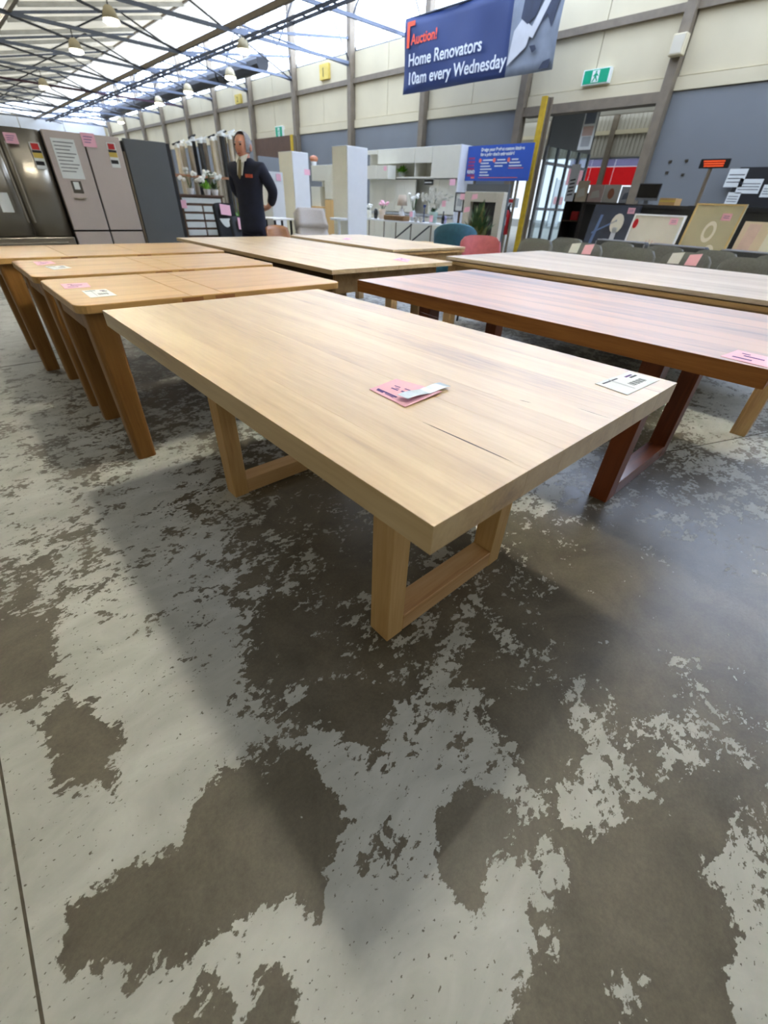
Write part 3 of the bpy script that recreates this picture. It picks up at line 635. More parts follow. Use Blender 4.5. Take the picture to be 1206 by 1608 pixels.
# taupe four-door
x0, x1, zt = 1.48, 2.385, 1.70
r = thing('refrigerator', 'taupe four-door refrigerator with water dispenser and white notice', 'refrigerator', ((x0+x1)/2, FY+.35, 0))
MB().bx(x0+.008, x1-.008, FY+.06, FY+.7, .02, zt-.01).build('body', 'seal', r)
for a, b in ((x0+.012, 1.925), (1.945, x1-.012)):
    MB().bx(a, b, FY, FY+.055, .665, zt).build('door', 'taupe_metal', r, bevel=.006); MB().bx(a, b, FY, FY+.055, .06, .645).build('door', 'taupe_metal', r, bevel=.006)
MB().bx(1.926, 1.944, FY+.01, FY+.05, .06, 1.12).build('handle_recess', 'seal', r)
MB().bx(x0+.02, x1-.02, FY+.03, FY+.06, 0, .06).build('plinth', 'seal', r)
c = PY(124, 302, FY); d = MB().bx(c.x-.085, c.x+.085, FY-.004, FY+.001, c.z-.06, c.z+.13).build('dispenser', 'taupe_metal', r)
MB().bx(c.x-.06, c.x+.06, FY-.006, FY-.004, c.z-.01, c.z+.12).build('dispenser_recess', 'steel_dark', d); MB().bx(c.x-.035, c.x+.03, FY-.009, FY-.006, c.z+.03, c.z+.11).build('paddle', 'white_card', d); MB().bx(c.x-.07, c.x+.07, FY-.03, FY-.004, c.z-.07, c.z-.06).build('drip_tray', 'steel', d)
c = PY(107, 250, FY); q = MB().bx(c.x-.13, c.x+.13, FY-.006, FY-.001, c.z-.2, c.z+.2).build('notice', 'white_card', r)
for k in range(9): MB().bx(c.x-.11, c.x+.11-.03*(k % 3), FY-.0075, FY-.006, c.z+.16-.036*k, c.z+.168-.036*k).build('print', 'black_ink', q)
pink_on(r, 139, 220, .16, .14); energy_label(r, 178, 244)
# dark grey upright
x0, x1, zt = 2.42, 3.04, 1.70
r = thing('refrigerator', 'plain dark grey upright refrigerator beside the taupe one', 'refrigerator', ((x0+x1)/2, FY+.35, 0))
MB().bx(x0+.012, x1, FY+.05, FY+.72, .02, zt-.02).build('body', 'seal', r)
MB().bx(x0, x1-.055, FY, FY+.05, .06, zt).build('door', 'charcoal_metal', r, bevel=.008)
MB().bx(x1-.05, x1-.005, FY+.005, FY+.05, .06, zt-.01).build('side_strip', 'seal', r)
MB().bx(x0+.02, x1-.02, FY+.03, FY+.06, 0, .06).build('plinth', 'seal', r)
MB().bx(x0-.03, x0-.004, FY+.02, FY+.5, .02, zt-.14).build('side_panel', 'steel_paint', r)

# ================================================================== panel helpers for upright things
def panX(x0, y0, x1, y1, X, th=.02, z0=None):
    """slab standing parallel to the long wall at distance X; photo pixels of its upper-left and lower-right"""
    xc, yc = (x0+x1)/2, (y0+y1)/2; a = PX(x0, yc, X).y; b = PX(x1, yc, X).y; t = PX(xc, y0, X).z; l = PX(xc, y1, X).z if z0 is None else z0
    return (X, X+th, min(a, b), max(a, b), l, t)
def panY(x0, y0, x1, y1, Y, th=.02, z0=None):
    xc, yc = (x0+x1)/2, (y0+y1)/2; a = PY(x0, yc, Y).x; b = PY(x1, yc, Y).x; t = PY(xc, y0, Y).z; l = PY(xc, y1, Y).z if z0 is None else z0
    return (min(a, b), max(a, b), Y, Y+th, l, t)
def base(b): return ((b[0]+b[1])/2, (b[2]+b[3])/2, b[4])
UXW, UZ = (0, -1, 0), (0, 0, 1)                                    # text on the long wall reads along -Y

# ================================================================== signs and fittings on the long wall
# hanging banner
X = 9.12
A = PX(635, 92, X); B = PX(876, 60, X); yl, yr = A.y, B.y; zb = (PX(637, 150, X).z+PX(877, 105, X).z)/2; zt = PX(633, 35, X).z+.02
r = thing('hanging_banner', 'large navy auction banner with grey photo hung high on the wall', 'banner', (X, (yl+yr)/2, zb))
def ban(u, v):
    y = yl+(yr-yl)*u; return (X+.015*math.sin(u*23)*math.sin(v*3)+.02*math.sin(u*9+v*5), y, zb+(zt-zb)*v)
us = .735
MB().sheet(lambda u, v: ban(u*us, v), 24, 8, .004).build('banner_cloth', 'banner_navy', r, smooth=True)
ph = MB().sheet(lambda u, v: ban(us+u*(1-us), v), 10, 8, .004).build('photo_print', 'photo_mid', r, smooth=True)
Bp = lambda u, v: Vector((X-.035, yl+(yr-yl)*u, zb+(zt-zb)*v))
def shape(pts, nm, m, par=None, d=.002): MB().prism([Bp(*p) for p in pts], (-d, 0, 0)).build(nm, m, par or r)
shape([(.745, .12), (.76, .5), (.80, .62), (.86, .5), (.84, .3)], 'print_shape', 'photo_light', ph)
shape([(.84, .42), (.95, .98), (.985, .98), (.87, .38)], 'print_shape', 'photo_light', ph, .004)
shape([(.79, .62), (.80, .98), (.92, .98), (.87, .62), (.83, .54)], 'print_shape', 'photo_dark', ph, .003)
shape([(.90, .5), (.97, .95), (.995, .9), (.96, .45), (.93, .6)], 'print_shape', 'photo_dark', ph, .003)
shape([(.93, .02), (.985, .02), (.985, .12), (.95, .1)], 'print_shape', 'photo_dark', ph, .003)
shape([(.86, .3), (.89, .3), (.90, .25), (.88, .22)], 'print_shape', 'photo_dark', ph, .005)
hh = zt-zb; wd = yl-yr
shape([(.025, .62), (.025, .95), (.085, .95), (.085, .89), (.045, .89), (.045, .62)], 'bracket_mark', 'orange_ink')
text('lettering', 'Auction!', hh*.19, 'orange_ink', r, Bp(.06, .65), UXW, UZ, .006, .004)
text('lettering', 'Home Renovators', hh*.235, 'white_ink', r, Bp(.045, .37), UXW, UZ, .006, .004)
text('lettering', '10am every Wednesday', hh*.235, 'white_ink', r, Bp(.045, .12), UXW, UZ, .006, .004)
for y in (yl-.15, yr+.2): MB().cyl((X, y, zt), (X, y, ZV+(ZT+.1-ZV)*(X-6.6)/3.5), .008, n=5).build('hanging_cord', 'truss_dark', r)
MB().cyl((X, yl, zt), (X, yr, zt), .015, n=6).build('top_rod', 'truss_dark', r)
# exit signs
def exit_sign(px, label):
    b = panX(*px, XW-.02, .04); w = b[3]-b[2]; h = b[5]-b[4]
    r = thing('exit_sign', label, 'exit sign', base(b)); MB().bx(b[0]-.01, b[1]+.06, *b[2:]).build('box', 'exit_white', r)
    MB().bx(b[0]-.016, b[0]-.01, b[2]+w*.04, b[3]-w*.04, b[4]+h*.06, b[5]-h*.06).build('panel', 'exit_green', r)
    x = b[0]-.02; P = lambda u, v: Vector((x, b[3]-w*u, b[4]+h*v))
    m = MB(); d = (.003, 0, 0)
    m.prism([P(.36, .12), P(.36, .88), P(.62, .88), P(.62, .12)], d).build('doorway', 'exit_white', r)
    x -= .004; m = MB()
    for q in ([(.47, .72), (.47, .84), (.53, .84), (.53, .72)], [(.45, .4), (.46, .7), (.54, .7), (.53, .4)], [(.38, .15), (.45, .42), (.5, .42), (.43, .15)], [(.5, .42), (.54, .42), (.6, .2), (.56, .16)], [(.54, .68), (.6, .52), (.57, .5), (.52, .6)], [(.46, .68), (.39, .52), (.42, .5), (.48, .6)]):
        m.prism([P(*k) for k in q], d)
    m.build('running_figure', 'exit_green', r)
    return r
exit_sign((916, 108, 957, 132), 'green running figure exit sign above the wide doorway')
exit_sign((433, 198, 444, 217), 'small far exit sign above the distant doorway')
for (px, lb, ch) in (((502, 100, 516, 125), 'yellowish number sign high on the cream wall, nearer one', 'I'), ((369, 148, 378, 163), 'yellowish number sign high on the cream wall, farther one', '2')):
    b = panX(*px, XW, .03); r = thing('wall_sign', lb, 'sign', base(b)); MB().bx(b[0]-.01, b[1]+.04, *b[2:]).build('plate', 'sign_yellow', r)
    text('lettering', ch, (b[5]-b[4])*.8, 'seal', r, (b[0]-.012, b[3]-(b[3]-b[2])*.35, b[4]+(b[5]-b[4])*.2), UXW, UZ, .002, .004)
c = PX(1068, 72, XW-.12); r = thing('loudspeaker', 'small cream loudspeaker box high on the column by the doorway', 'speaker', (XW-.2, c.y, c.z-.1)); MB().bx(XW-.24, XW-.1, c.y-.1, c.y+.1, c.z-.12, c.z+.12).build('case', 'cream_paint', r, bevel=.01); MB().bx(XW-.246, XW-.24, c.y-.08, c.y+.08, c.z-.1, c.z+.1).build('grille', 'cream_dirty', r)
for px in ((1052, 254), (1078, 252), (1047, 271), (1072, 274)): c = PX(*px, XW+.05); MB().bx(XW+.045, XW+.06, c.y-.025, c.y+.025, c.z-.016, c.z+.016).build('wall_plug', 'steel_dark', wr)
# yellow guard posts
def guard(px, X, z, label):
    c = PX(*px, X); r = thing('guard_post', label, 'post', (X, c.y, 0))
    MB().bx(X-.1, X-.06, c.y-.055, c.y+.055, 0, z).build('flange', 'yellow_paint', r); MB().bx(X+.06, X+.1, c.y-.075, c.y+.075, 0, z).build('flange', 'steel_paint', r)
    MB().bx(X-.06, X+.06, c.y-.012, c.y+.012, 0, z).build('web', 'steel_paint', r); MB().bx(X-.12, X+.12, c.y-.12, c.y+.12, 0, .015).build('base_plate', 'steel_paint', r); return r
guard((839, 260), 9.55, PX(853, 153, 9.55).z, 'tall yellow steel post beside the wide doorway')
guard((462, 230), 9.7, PX(459, 212, 9.7).z, 'distant yellow steel post rising behind the white cabinet')
# blue sign board on legs
X = 9.2; b = panX(733, 227, 834, 284, X, .015); w = b[3]-b[2]; h = b[5]-b[4]
r = thing('sign_board', 'blue custom kitchen sign board with white and coral print', 'sign', (X, (b[2]+b[3])/2, 0))
MB().bx(*b).build('panel', 'sign_blue', r)
for y in (b[2]+.25, b[3]-.25): MB().bx(X+.015, X+.05, y-.02, y+.02, 0, b[5]-.1).build('leg', 'steel_paint', r)
Q = lambda u, v: (X-.001, b[3]-w*u, b[4]+h*v)
text('lettering', 'Design your Perfect custom kitchen', h*.125, 'white_ink', r, Q(.22, .84), UXW, UZ, .002, .003)
text('lettering', "for a price that's unbeatable!", h*.125, 'white_ink', r, Q(.22, .71), UXW, UZ, .002, .003)
for k, (u, n) in enumerate(((.225, 6), (.45, 3), (.67, 3))):
    c = Vector(Q(u, .58)); MB().cyl(c, c-Vector((.004, 0, 0)), h*.062, n=14).build('round_mark', 'coral_ink', r)
    for i in range(n): MB().bx(X-.004, X, b[3]-w*(u+.2-.03*((i*2+k) % 3)), b[3]-w*(u+(.045 if i == 0 else .015)), b[4]+h*(.57-.085*i), b[4]+h*(.605-.085*i)).build('print_line', 'white_ink', r)
MB().bx(X-.004, X, b[3]-w*.9, b[3]-w*.68, b[4]+h*.345, b[4]+h*.36).build('print_line', 'coral_ink', r)
MB().bx(X-.004, X, b[3]-w*.84, b[3]-w*.225, b[4]+h*.085, b[4]+h*.1).build('print_line', 'coral_ink', r)
for i in range(4): MB().bx(X-.004, X, b[3]-w*(.13+.01*(i % 2)), b[3]-w*.03, b[4]+h*(.62-.1*i), b[4]+h*(.68-.1*i)).build('print_block', 'rose_ink', r)
text('lettering', 'RENO', h*.13, 'white_ink', r, Q(.025, .22), UXW, UZ, .002, .004)
MB().bx(X-.004, X, b[3]-w*.16, b[3]-w*.03, b[4]+h*.13, b[4]+h*.19).build('print_block', 'rose_ink', r); MB().bx(X-.004, X, b[3]-w*.16, b[3]-w*.1, b[4]+h*.07, b[4]+h*.12).build('print_block', 'coral_ink', r)
# fire extinguisher and its sign on the column
c = PX(795, 346, 9.82); r = thing('fire_extinguisher', 'red fire extinguisher hung on the column by the yellow post', 'extinguisher', (9.82, c.y, c.z-.25))
MB().lathe((9.82, c.y, c.z-.27), [(.06, 0), (.085, .02), (.085, .36), (.06, .43), (.03, .46)], 14).build('cylinder', 'red_gloss', r, smooth=True)
MB().bx(9.73, 9.735, c.y-.05, c.y+.05, c.z-.1, c.z+.06).build('label', 'white_card', r); MB().bar((9.82, c.y, c.z+.19), (9.82, c.y, c.z+.26), .05).build('valve', 'black_plastic', r)
MB().bar((9.82, c.y, c.z+.25), (9.72, c.y-.1, c.z+.3), .02).build('lever', 'black_plastic', r); MB().tube([(9.82, c.y-.03, c.z+.22), (9.78, c.y-.13, c.z+.1), (9.78, c.y-.11, c.z-.15)], .014).build('hose', 'black_plastic', r)
MB().bx(9.88, 10.0, c.y-.03, c.y+.03, c.z+.0, c.z+.05).build('bracket', 'steel_paint', r)
b = panX(792, 311, 809, 326, 9.88, .01); r = thing('wall_sign', 'small red and white fire sign above the extinguisher', 'sign', base(b)); MB().bx(b[0], b[1]+.12, *b[2:]).build('plate', 'white_card', r); MB().bx(b[0]-.003, b[0], b[2]+.03, b[3]-.03, b[4]+.09, b[5]-.02).build('red_field', 'red_gloss', r)

# ================================================================== annex beyond the wide doorway
an = struct(MB().bx(10.2, 22, 2.9, 3.0, 0, 3.6).build('wall_annex', 'annex_cream', at=(0, 0, 0)))
ra = struct(MB().bx(10.22, 20.2, 3.0, 16, 4.3, 4.4).build('ceiling_annex', 'annex_dark', at=(0, 0, 0)))
for k in range(7): MB().bx(11.2+1.6*k, 11.35+1.6*k, 3.0, 16, 4.1, 4.3).build('purlin', 'annex_cream', ra)
XA = 22.
zl = PX(960, 247, XA).z
wa = struct(MB().bx(XA, XA+.1, 3.0, 16, zl, 4.35).build('wall_annex_end', 'annex_cream', at=(0, 0, 0)))
for k in range(40): MB().bx(XA-.03, XA, 6.6+.16*k, 6.68+.16*k, zl+.05, 4.3).build('rib', 'annex_cream', wa)
zz = PX(960, 208, XA).z; MB().bx(XA-.12, XA-.03, 3, 16, zz-.08, zz+.05).build('girt', 'cream_paint', wa)
for y in (7.2, 10.6, 13.4): MB().bx(XA-.15, XA, y-.1, y+.1, 0, 4.3).build('column', 'steel_paint', wa)
# lintel over the doorway on our side
MB().bx(XW-.06, XW+.2, 4.17, 6.83, ZG-.14, ZG+.0).build('lintel', 'steel_paint', wr)
MB().bx(XW-.06, XW+.2, 15.37, 18.03, 2.1, ZG).build('lintel', 'brown_board', wr)
MB().bx(XW+.5, XW+.6, 15.3, 18.1, 0, 2.1).build('door_2', 'black_plastic').update({'kind': 'structure'}) if False else None
struct(MB().bx(XW+.5, XW+.6, 14.9, 18.5, 0, ZG).build('wall_dark_recess', 'black_plastic', at=(0, 0, 0)))  # black slab stands in for the darkness inside the far doorway
# red and lavender roller curtain hanging outside the annex opening
b1 = panX(910, 262, 1015, 291, XA+.03, .03); b0 = panX(910, 248, 1015, 262, XA+.03, .03)
r = thing('strip_curtain', 'bright red and lavender curtain across the annex opening', 'curtain', base(b1))
n = 4
for k in range(n):
    y0 = b1[2]-.6+(b1[3]-b1[2]+1.2)*k/n; y1 = b1[2]-.6+(b1[3]-b1[2]+1.2)*(k+1)/n-.02
    MB().bx(b1[0], b1[1], y0, y1, b1[4], b1[5]).build('red_panel', 'red_cloth', r); MB().bx(b0[0], b0[1], y0, y1, b1[5]+.01, zl-.06).build('lavender_panel', 'lavender_cloth', r)
MB().cyl((b0[0], b1[2]-.7, zl-.03), (b0[0], b1[3]+.7, zl-.03), .03).build('roller', 'alu', r)
# glazed entrance screen standing across the annex
YS = 9.5; xs0, xs1 = PY(846, 300, YS).x, PY(912, 300, YS).x
d1 = struct(MB().bx(xs0, xs1, YS, YS+.05, PY(875, 232, YS).z, PY(880, 196, YS).z+.6).build('door_1', 'grey_paint', at=(0, 0, 0)))
ztop = PY(875, 232, YS).z
nn = 4
for k in range(nn+1):
    x = xs0+(xs1-xs0)*k/nn; MB().bx(x-.035, x+.035, YS-.02, YS+.07, 0, ztop).build('mullion', 'alu', d1)
for k in range(nn):
    xa, xb = xs0+(xs1-xs0)*k/nn+.04, xs0+(xs1-xs0)*(k+1)/nn-.04
    MB().bx(xa, xb, YS+.02, YS+.03, .1, 1.1).build('pane', 'glass', d1); MB().bx(xa, xb, YS+.02, YS+.03, 1.18, 2.3).build('pane', 'glass', d1); MB().bx(xa, xb, YS+.02, YS+.03, 2.38, ztop).build('pane', 'glass', d1)
    for z in (.0, 1.1, 2.3): MB().bx(xa, xb, YS, YS+.05, z, z+.08).build('rail', 'alu', d1)
# the bright street outside
struct(MB().bx(10.3, 60, 16, 60, -.06, -.01).bx(34, 60, -10, 16, -.06, -.01).build('pavement', 'kerb', at=(0, 0, 0)))
b = panY(868, 282, 884, 350, 22., .1, 0); r = thing('street_hoarding', 'white hoarding with red mark seen through the entrance glass', 'hoarding', base(b)); MB().bx(*b).build('panel', 'white_matt', r)
MB().bx(b[0]+.1, b[1]-.1, b[2]-.01, b[2], 1.5, 2.0).build('red_mark', 'red_gloss', r); MB().bx(b[0]-.05, b[0], b[2], b[3], 0, b[5]+.1).build('post', 'alu', r)
# hanging paper poster in the doorway
b = panX(915, 160, 936, 235, 10.35, .008); r = thing('hanging_poster', 'long narrow paper poster hanging in the wide doorway', 'poster', base(b)); MB().bx(*b).build('sheet', 'white_card', r)
MB().bx(b[0]-.003, b[0], b[2]+.04, b[3]-.03, b[4]+(b[5]-b[4])*.55, b[5]-.08).build('print_shape', 'photo_mid', r); MB().bx(b[0]-.003, b[0], b[2]+.04, b[3]-.03, b[4]+(b[5]-b[4])*.3, b[4]+(b[5]-b[4])*.5).build('print_shape', 'art_blush', r); MB().bx(b[0]-.003, b[0], b[2]+.05, b[3]-.05, b[4]+.05, b[4]+.2).build('print_shape', 'ceramic_grey', r)
MB().cyl((b[0], (b[2]+b[3])/2, b[5]), (b[0], (b[2]+b[3])/2, 4.3), .006, n=5).build('cord', 'truss_dark', r)
# stock inside the annex: dark shelving and leaning canvases
b = panX(884, 302, 912, 362, 12.6, .5, 0); r = thing('shelving', 'dark brown shelving unit inside the doorway', 'shelf', base(b))
MB().bx(b[0], b[1], b[2], b[2]+.03, 0, b[5]).build('side_panel', 'annex_dark', r); MB().bx(b[0], b[1], b[3]-.03, b[3], 0, b[5]).build('side_panel', 'annex_dark', r)
for z in (.1, .5, .9, b[5]-.03): MB().bx(b[0], b[1], b[2]+.03, b[3]-.03, z, z+.03).build('shelf', 'brown_board', r)
MB().bx(b[1]-.02, b[1], b[2]+.03, b[3]-.03, .1, b[5]).build('back_panel', 'seal', r)
bb = b
tag(MB().bx(b[0]+.1, b[0]+.3, b[2]+.1, b[2]+.3, .93, 1.12).build('storage_box', 'red_gloss', bevel=.01), 'small red box on the dark shelving in the doorway', 'box')
def canvas(label, px, X, m, th=.03, z0=None, fr=None, lean=.0, extra=None):
    b = panX(*px, X, th, z0); r = thing('canvas', label, 'artwork', base(b))
    P = lambda u, v: Vector((X+lean*v, b[3]-(b[3]-b[2])*u, b[4]+(b[5]-b[4])*v))
    MB().prism([P(0, 0), P(1, 0), P(1, 1), P(0, 1)], (th, 0, 0)).build('canvas', m, r)
    if fr:
        w = .018/(b[3]-b[2]); h = .018/(b[5]-b[4])
        for q in ([(0, 0), (1, 0), (1, h), (0, h)], [(0, 1-h), (1, 1-h), (1, 1), (0, 1)], [(0, h), (w, h), (w, 1-h), (0, 1-h)], [(1-w, h), (1, h), (1, 1-h), (1-w, 1-h)]):
            MB().prism([P(*k) for k in q], (-.012, 0, 0)).build('frame', fr, r)
    def blob(u, v, ru, rv, m, n=14, d=.003, ri=0):
        q = [P(u+ru*math.cos(t*2*math.pi/n), v+rv*math.sin(t*2*math.pi/n)) for t in range(n)]
        if not ri: MB().prism(q, (-d, 0, 0)).build('painted_shape', m, r)
        else:
            mb = MB(); q2 = [P(u+ri*ru*math.cos(t*2*math.pi/n), v+ri*rv*math.sin(t*2*math.pi/n)) for t in range(n)]
            for i in range(n): j = (i+1) % n; mb.prism([q[i], q[j], q2[j], q2[i]], (-d, 0, 0))
            mb.build('painted_shape', m, r)
    def poly(pts, m, d=.003): MB().prism([P(*k) for k in pts], (-d, 0, 0)).build('painted_shape', m, r)
    def card(u, v, w=.1, h=.07, m='pink_card'):
        c = P(u, v)+Vector((-.016, 0, 0)); t = MB().bx(c.x-.002, c.x, c.y-w/2, c.y+w/2, c.z-h/2, c.z+h/2).build('price_card', m, r)
        if m == 'pink_card':
            for k in range(2): MB().bx(c.x-.003, c.x-.002, c.y-w*.3, c.y+w*.3, c.z+h*(.1-.25*k), c.z+h*(.16-.25*k)).build('handwriting', 'ink', t)
    return r, blob, poly, card
# reception counter, its monitor, and the artworks leaning on its front
CX = 8.0; ZCN = PX(1030, 322, CX).z; yc0, yc1 = .3, PX(968, 340, CX).y
r = thing('counter', 'long black reception counter behind the leaning artworks', 'counter', (CX+.35, (yc0+yc1)/2, 0))
MB().bx(CX, CX+.03, yc0, yc1, .08, ZCN-.04).build('front_panel', 'black_plastic', r); MB().bx(CX, CX+.7, yc1-.03, yc1, 0, ZCN-.04).build('end_panel', 'black_plastic', r); MB().bx(CX, CX+.7, yc0, yc0+.03, 0, ZCN-.04).build('end_panel', 'black_plastic', r)
MB().bx(CX-.03, CX+.72, yc0-.02, yc1+.02, ZCN-.04, ZCN).build('worktop', 'seal', r); MB().bx(CX+.03, CX+.06, yc0, yc1, 0, .08).build('plinth', 'seal', r)
b = panX(1001, 288, 1035, 315, CX+.2, .03); z0 = b[4]
r = thing('monitor', 'black computer monitor with silver lower edge on the counter', 'monitor', (b[0], (b[2]+b[3])/2, ZCN))
MB().bx(b[0], b[1], b[2], b[3], z0, b[5]).build('bezel', 'black_plastic', r, bevel=.004); MB().bx(b[0]-.002, b[0], b[2]+.012, b[3]-.012, z0+.04, b[5]-.012).build('screen', 'screen_black', r); MB().bx(b[0]-.004, b[0], b[2], b[3], z0, z0+.03).build('lower_edge', 'alu', r)
MB().bx(b[1], b[1]+.03, (b[2]+b[3])/2-.03, (b[2]+b[3])/2+.03, ZCN, z0+.15).build('stand', 'alu', r); MB().bx(b[0]-.03, b[1]+.08, (b[2]+b[3])/2-.1, (b[2]+b[3])/2+.1, ZCN, ZCN+.012).build('foot', 'alu', r)
b = panX(1035, 311, 1060, 322, CX+.05, .25, ZCN); r = thing('cardboard_box', 'small brown cardboard box on the counter beside the monitor', 'box', base(b)); MB().bx(*b).build('carton', 'cardboard', r); MB().bx(b[0]-.001, b[0], b[2], b[3], b[4]+.04, b[4]+.06).build('tape', 'sign_yellow', r)
b = panX(1037, 311, 1072, 318, CX+.45, .2, ZCN); 
# led price display on a pole
X = 8.5; b = panX(1099, 249, 1145, 264, X, .05); r = thing('led_display', 'black display with glowing orange text on a pole', 'display', (X, (b[2]+b[3])/2, ZCN))
h = b[5]-b[4]; w = b[3]-b[2]; MB().bx(*b).build('case', 'black_plastic', r, bevel=.005)
for k in range(3): MB().bx(b[0]-.003, b[0], b[2]+w*.16, b[3]-w*(.12+.03*k), b[4]+h*(.66-.25*k), b[4]+h*(.8-.25*k)).build('glowing_text', 'led_orange', r)
yc = (b[2]+b[3])/2+.03; MB().cyl((X+.03, yc, ZCN), (X+.03, yc, b[4]+.02), .025).build('pole', 'steel_paint', r); MB().bx(X-.05, X+.11, yc-.08, yc+.08, ZCN, ZCN+.012).build('foot', 'black_plastic', r)
# notice board with papers on the grey wall
X = XW-.02; b = panX(1150, 262, 1260, 326, X, .06); r = thing('notice_board', 'black notice board with pinned white papers on the grey wall', 'notice board', base(b)); MB().bx(b[0], XW+.058, *b[2:]).build('board', 'seal', r)
for k, px in enumerate(((1141, 265, 1170, 294), (1158, 281, 1195, 304), (1140, 302, 1160, 322), (1196, 290, 1215, 310))):
    q = panX(*px, X-.004, .003); s = MB().bx(*q).build('paper', 'white_card', r)
    for j in range(3): MB().bx(q[0]-.001, q[0], q[2]+.02, q[3]-.02, q[4]+(q[5]-q[4])*(.25+.2*j), q[4]+(q[5]-q[4])*(.3+.2*j)).build('print', 'black_ink', s)
# artworks standing on the floor against the counter
r, blob, poly, card = canvas('dark navy canvas with pale mushroom shapes leaning on the counter', (914, 321, 985, 395), 7.45, 'art_navy', .04, 0, None, .25)
poly([(.02, .1), (.2, .9), (.26, .9), (.1, .1)], 'art_blue'); poly([(.12, .72), (.6, .86), (.6, .84), (.12, .7)], 'art_blue'); poly([(.3, .1), (.55, .6), (.58, .58), (.36, .1)], 'art_blue'); blob(.62, .82, .14, .1, 'art_cream'); poly([(.58, .45), (.57, .78), (.67, .78), (.68, .45)], 'photo_light'); blob(.35, .42, .14, .1, 'photo_light'); card(.84, .95)
r, blob, poly, card = canvas('pale cream canvas with blush coral branches and red dot', (975, 336, 1056, 393), 7.15, 'art_cream', .04, 0, 'white_matt', .3)
blob(.08, .9, .05, .05, 'red_cloth'); card(.82, .94)
for k in range(9): a = -.9+.22*k; poly([(.5, .45), (.5+.28*math.sin(a), .45+.3*math.cos(a)), (.52+.28*math.sin(a), .45+.3*math.cos(a)), (.515, .45)], 'art_blush')
r, blob, poly, card = canvas('gold framed olive artwork with two pale rings', (1066, 318, 1146, 395), 6.75, 'art_olive', .04, 0, 'frame_gold', .35)
blob(.5, .78, .13, .085, 'art_cream', 20, .004, .62); blob(.66, .6, .12, .08, 'art_cream', 20, .004, .6); blob(.66, .6, .05, .035, 'art_cream', 14, .004, .4); poly([(.05, .62), (.9, .58), (.9, .55), (.05, .59)], 'art_cream'); card(.72, .9)
r, blob, poly, card = canvas('sand coloured canvas with brown wash at far right', (1148, 349, 1255, 400), 6.75, 'art_sand', .04, 0, None, .3)
poly([(.02, .3), (.1, .98), (.3, .98), (.2, .3)], 'art_blush'); poly([(.4, .4), (.45, .97), (.98, .97), (.98, .4)], 'art_cream')
# artworks and canvases on a bench inside the doorway
b = panX(905, 318, 1010, 380, 11.6, .6, 0); r = thing('bench', 'dark bench with canvases inside the doorway', 'bench', base(b)); MB().bx(b[0], b[1], b[2], b[3], b[5]-.04, b[5]).build('top', 'annex_dark', r)
for yy in (b[2]+.05, b[3]-.1): MB().bx(b[0]+.05, b[1]-.05, yy, yy+.05, 0, b[5]-.04).build('leg', 'annex_dark', r)
zb_ = b[5]
for i, (px, m, lb) in enumerate((((892, 258, 905, 318), 'white_matt', 'tall white canvas with black stripes by the entrance glass'), ((905, 284, 922, 318), 'art_sand', 'small sand canvas on the bench in the doorway'), ((924, 290, 946, 318), 'art_blush', 'blush canvas on the bench in the doorway'), ((947, 290, 972, 318), 'art_cream', 'cream canvas with terracotta vase shape on the bench'), ((974, 293, 998, 318), 'photo_light', 'pale grey canvas on the bench beside the monitor'))):
    r, blob, poly, card = canvas(lb, px, 11.7+.05*i, m, .03, zb_)
    if i == 3: blob(.5, .5, .2, .3, 'terracotta')
    elif i == 0:
        for k in range(5): poly([(.2, .15+.1*k), (.8, .18+.1*k), (.8, .22+.1*k), (.2, .19+.1*k)], 'seal')
    else: poly([(.15, .2), (.85, .3), (.7, .7), (.25, .6)], 'art_cream' if i < 4 else 'photo_mid')

# ================================================================== white kitchen display and cabinets
KX = 9.0
b = panX(576, 234, 717, 345, KX, .55, 0); zt = PX(700, 228, KX).z; zu = PX(650, 280, KX).z; yk0, yk1 = b[2], b[3]+.35
r = thing('kitchen_display', 'white gloss kitchen wall display with open niches and long doors', 'kitchen', (KX+.3, (yk0+yk1)/2, 0))
MB().bx(KX+.03, KX+.6, yk0, yk1, 0, .9).build('base_carcass', 'white_matt', r)
MB().bx(KX+.4, KX+.6, yk0, yk1, .9, zt).build('back_panel', 'white_gloss', r)
MB().bx(KX, KX+.62, yk0-.03, yk0, 0, zt).build('end_panel', 'white_matt', r)
MB().bx(KX-.02, KX+.4, yk0, yk1, .9, .93).build('worktop', 'ceramic_grey', r)
n1 = panX(578, 243, 593, 259, KX); n2 = panX(650, 256, 677, 279, KX)
MB().bx(KX+.03, KX+.4, yk0, yk1, zt-.03, zt).build('top_panel', 'white_gloss', r); MB().bx(KX+.03, KX+.4, yk0, yk1, zu, zu+.03).build('shelf', 'white_gloss', r)
def kdoor(y0, y1, z0, z1): MB().bx(KX, KX+.022, y0+.004, y1-.004, z0+.003, z1-.003).build('door', 'white_gloss', r, bevel=.003, seg=1)
kdoor(yk0, n2[2], zu, zt); kdoor(n2[2], n2[3], n2[5], zt); kdoor(n2[3], n1[2], (zu+zt)/2, zt); kdoor(n1[2], yk1, n1[5], zt)
for y0, y1 in ((n2[2], n2[2]+.02), (n2[3]-.02, n2[3])): MB().bx(KX+.022, KX+.4, y0, y1, zu, zt-.03).build('divider', 'white_gloss', r)
n = 5
for k in range(n): kdoor(yk0+(yk1-yk0)*k/n, yk0+(yk1-yk0)*(k+1)/n, .1, .88)
for k in range(3): y0 = yk0+.3*k; MB().bx(KX+.1, KX+.122, y0+.004, y0+.296, .95, zu-.02).build('door', 'white_gloss', r)
for k in range(4): y0 = yk0+1.35+.36*k; MB().bx(KX+.1, KX+.122, y0+.004, min(y0+.356, yk1), .95, zu-.02).build('door', 'white_gloss', r)
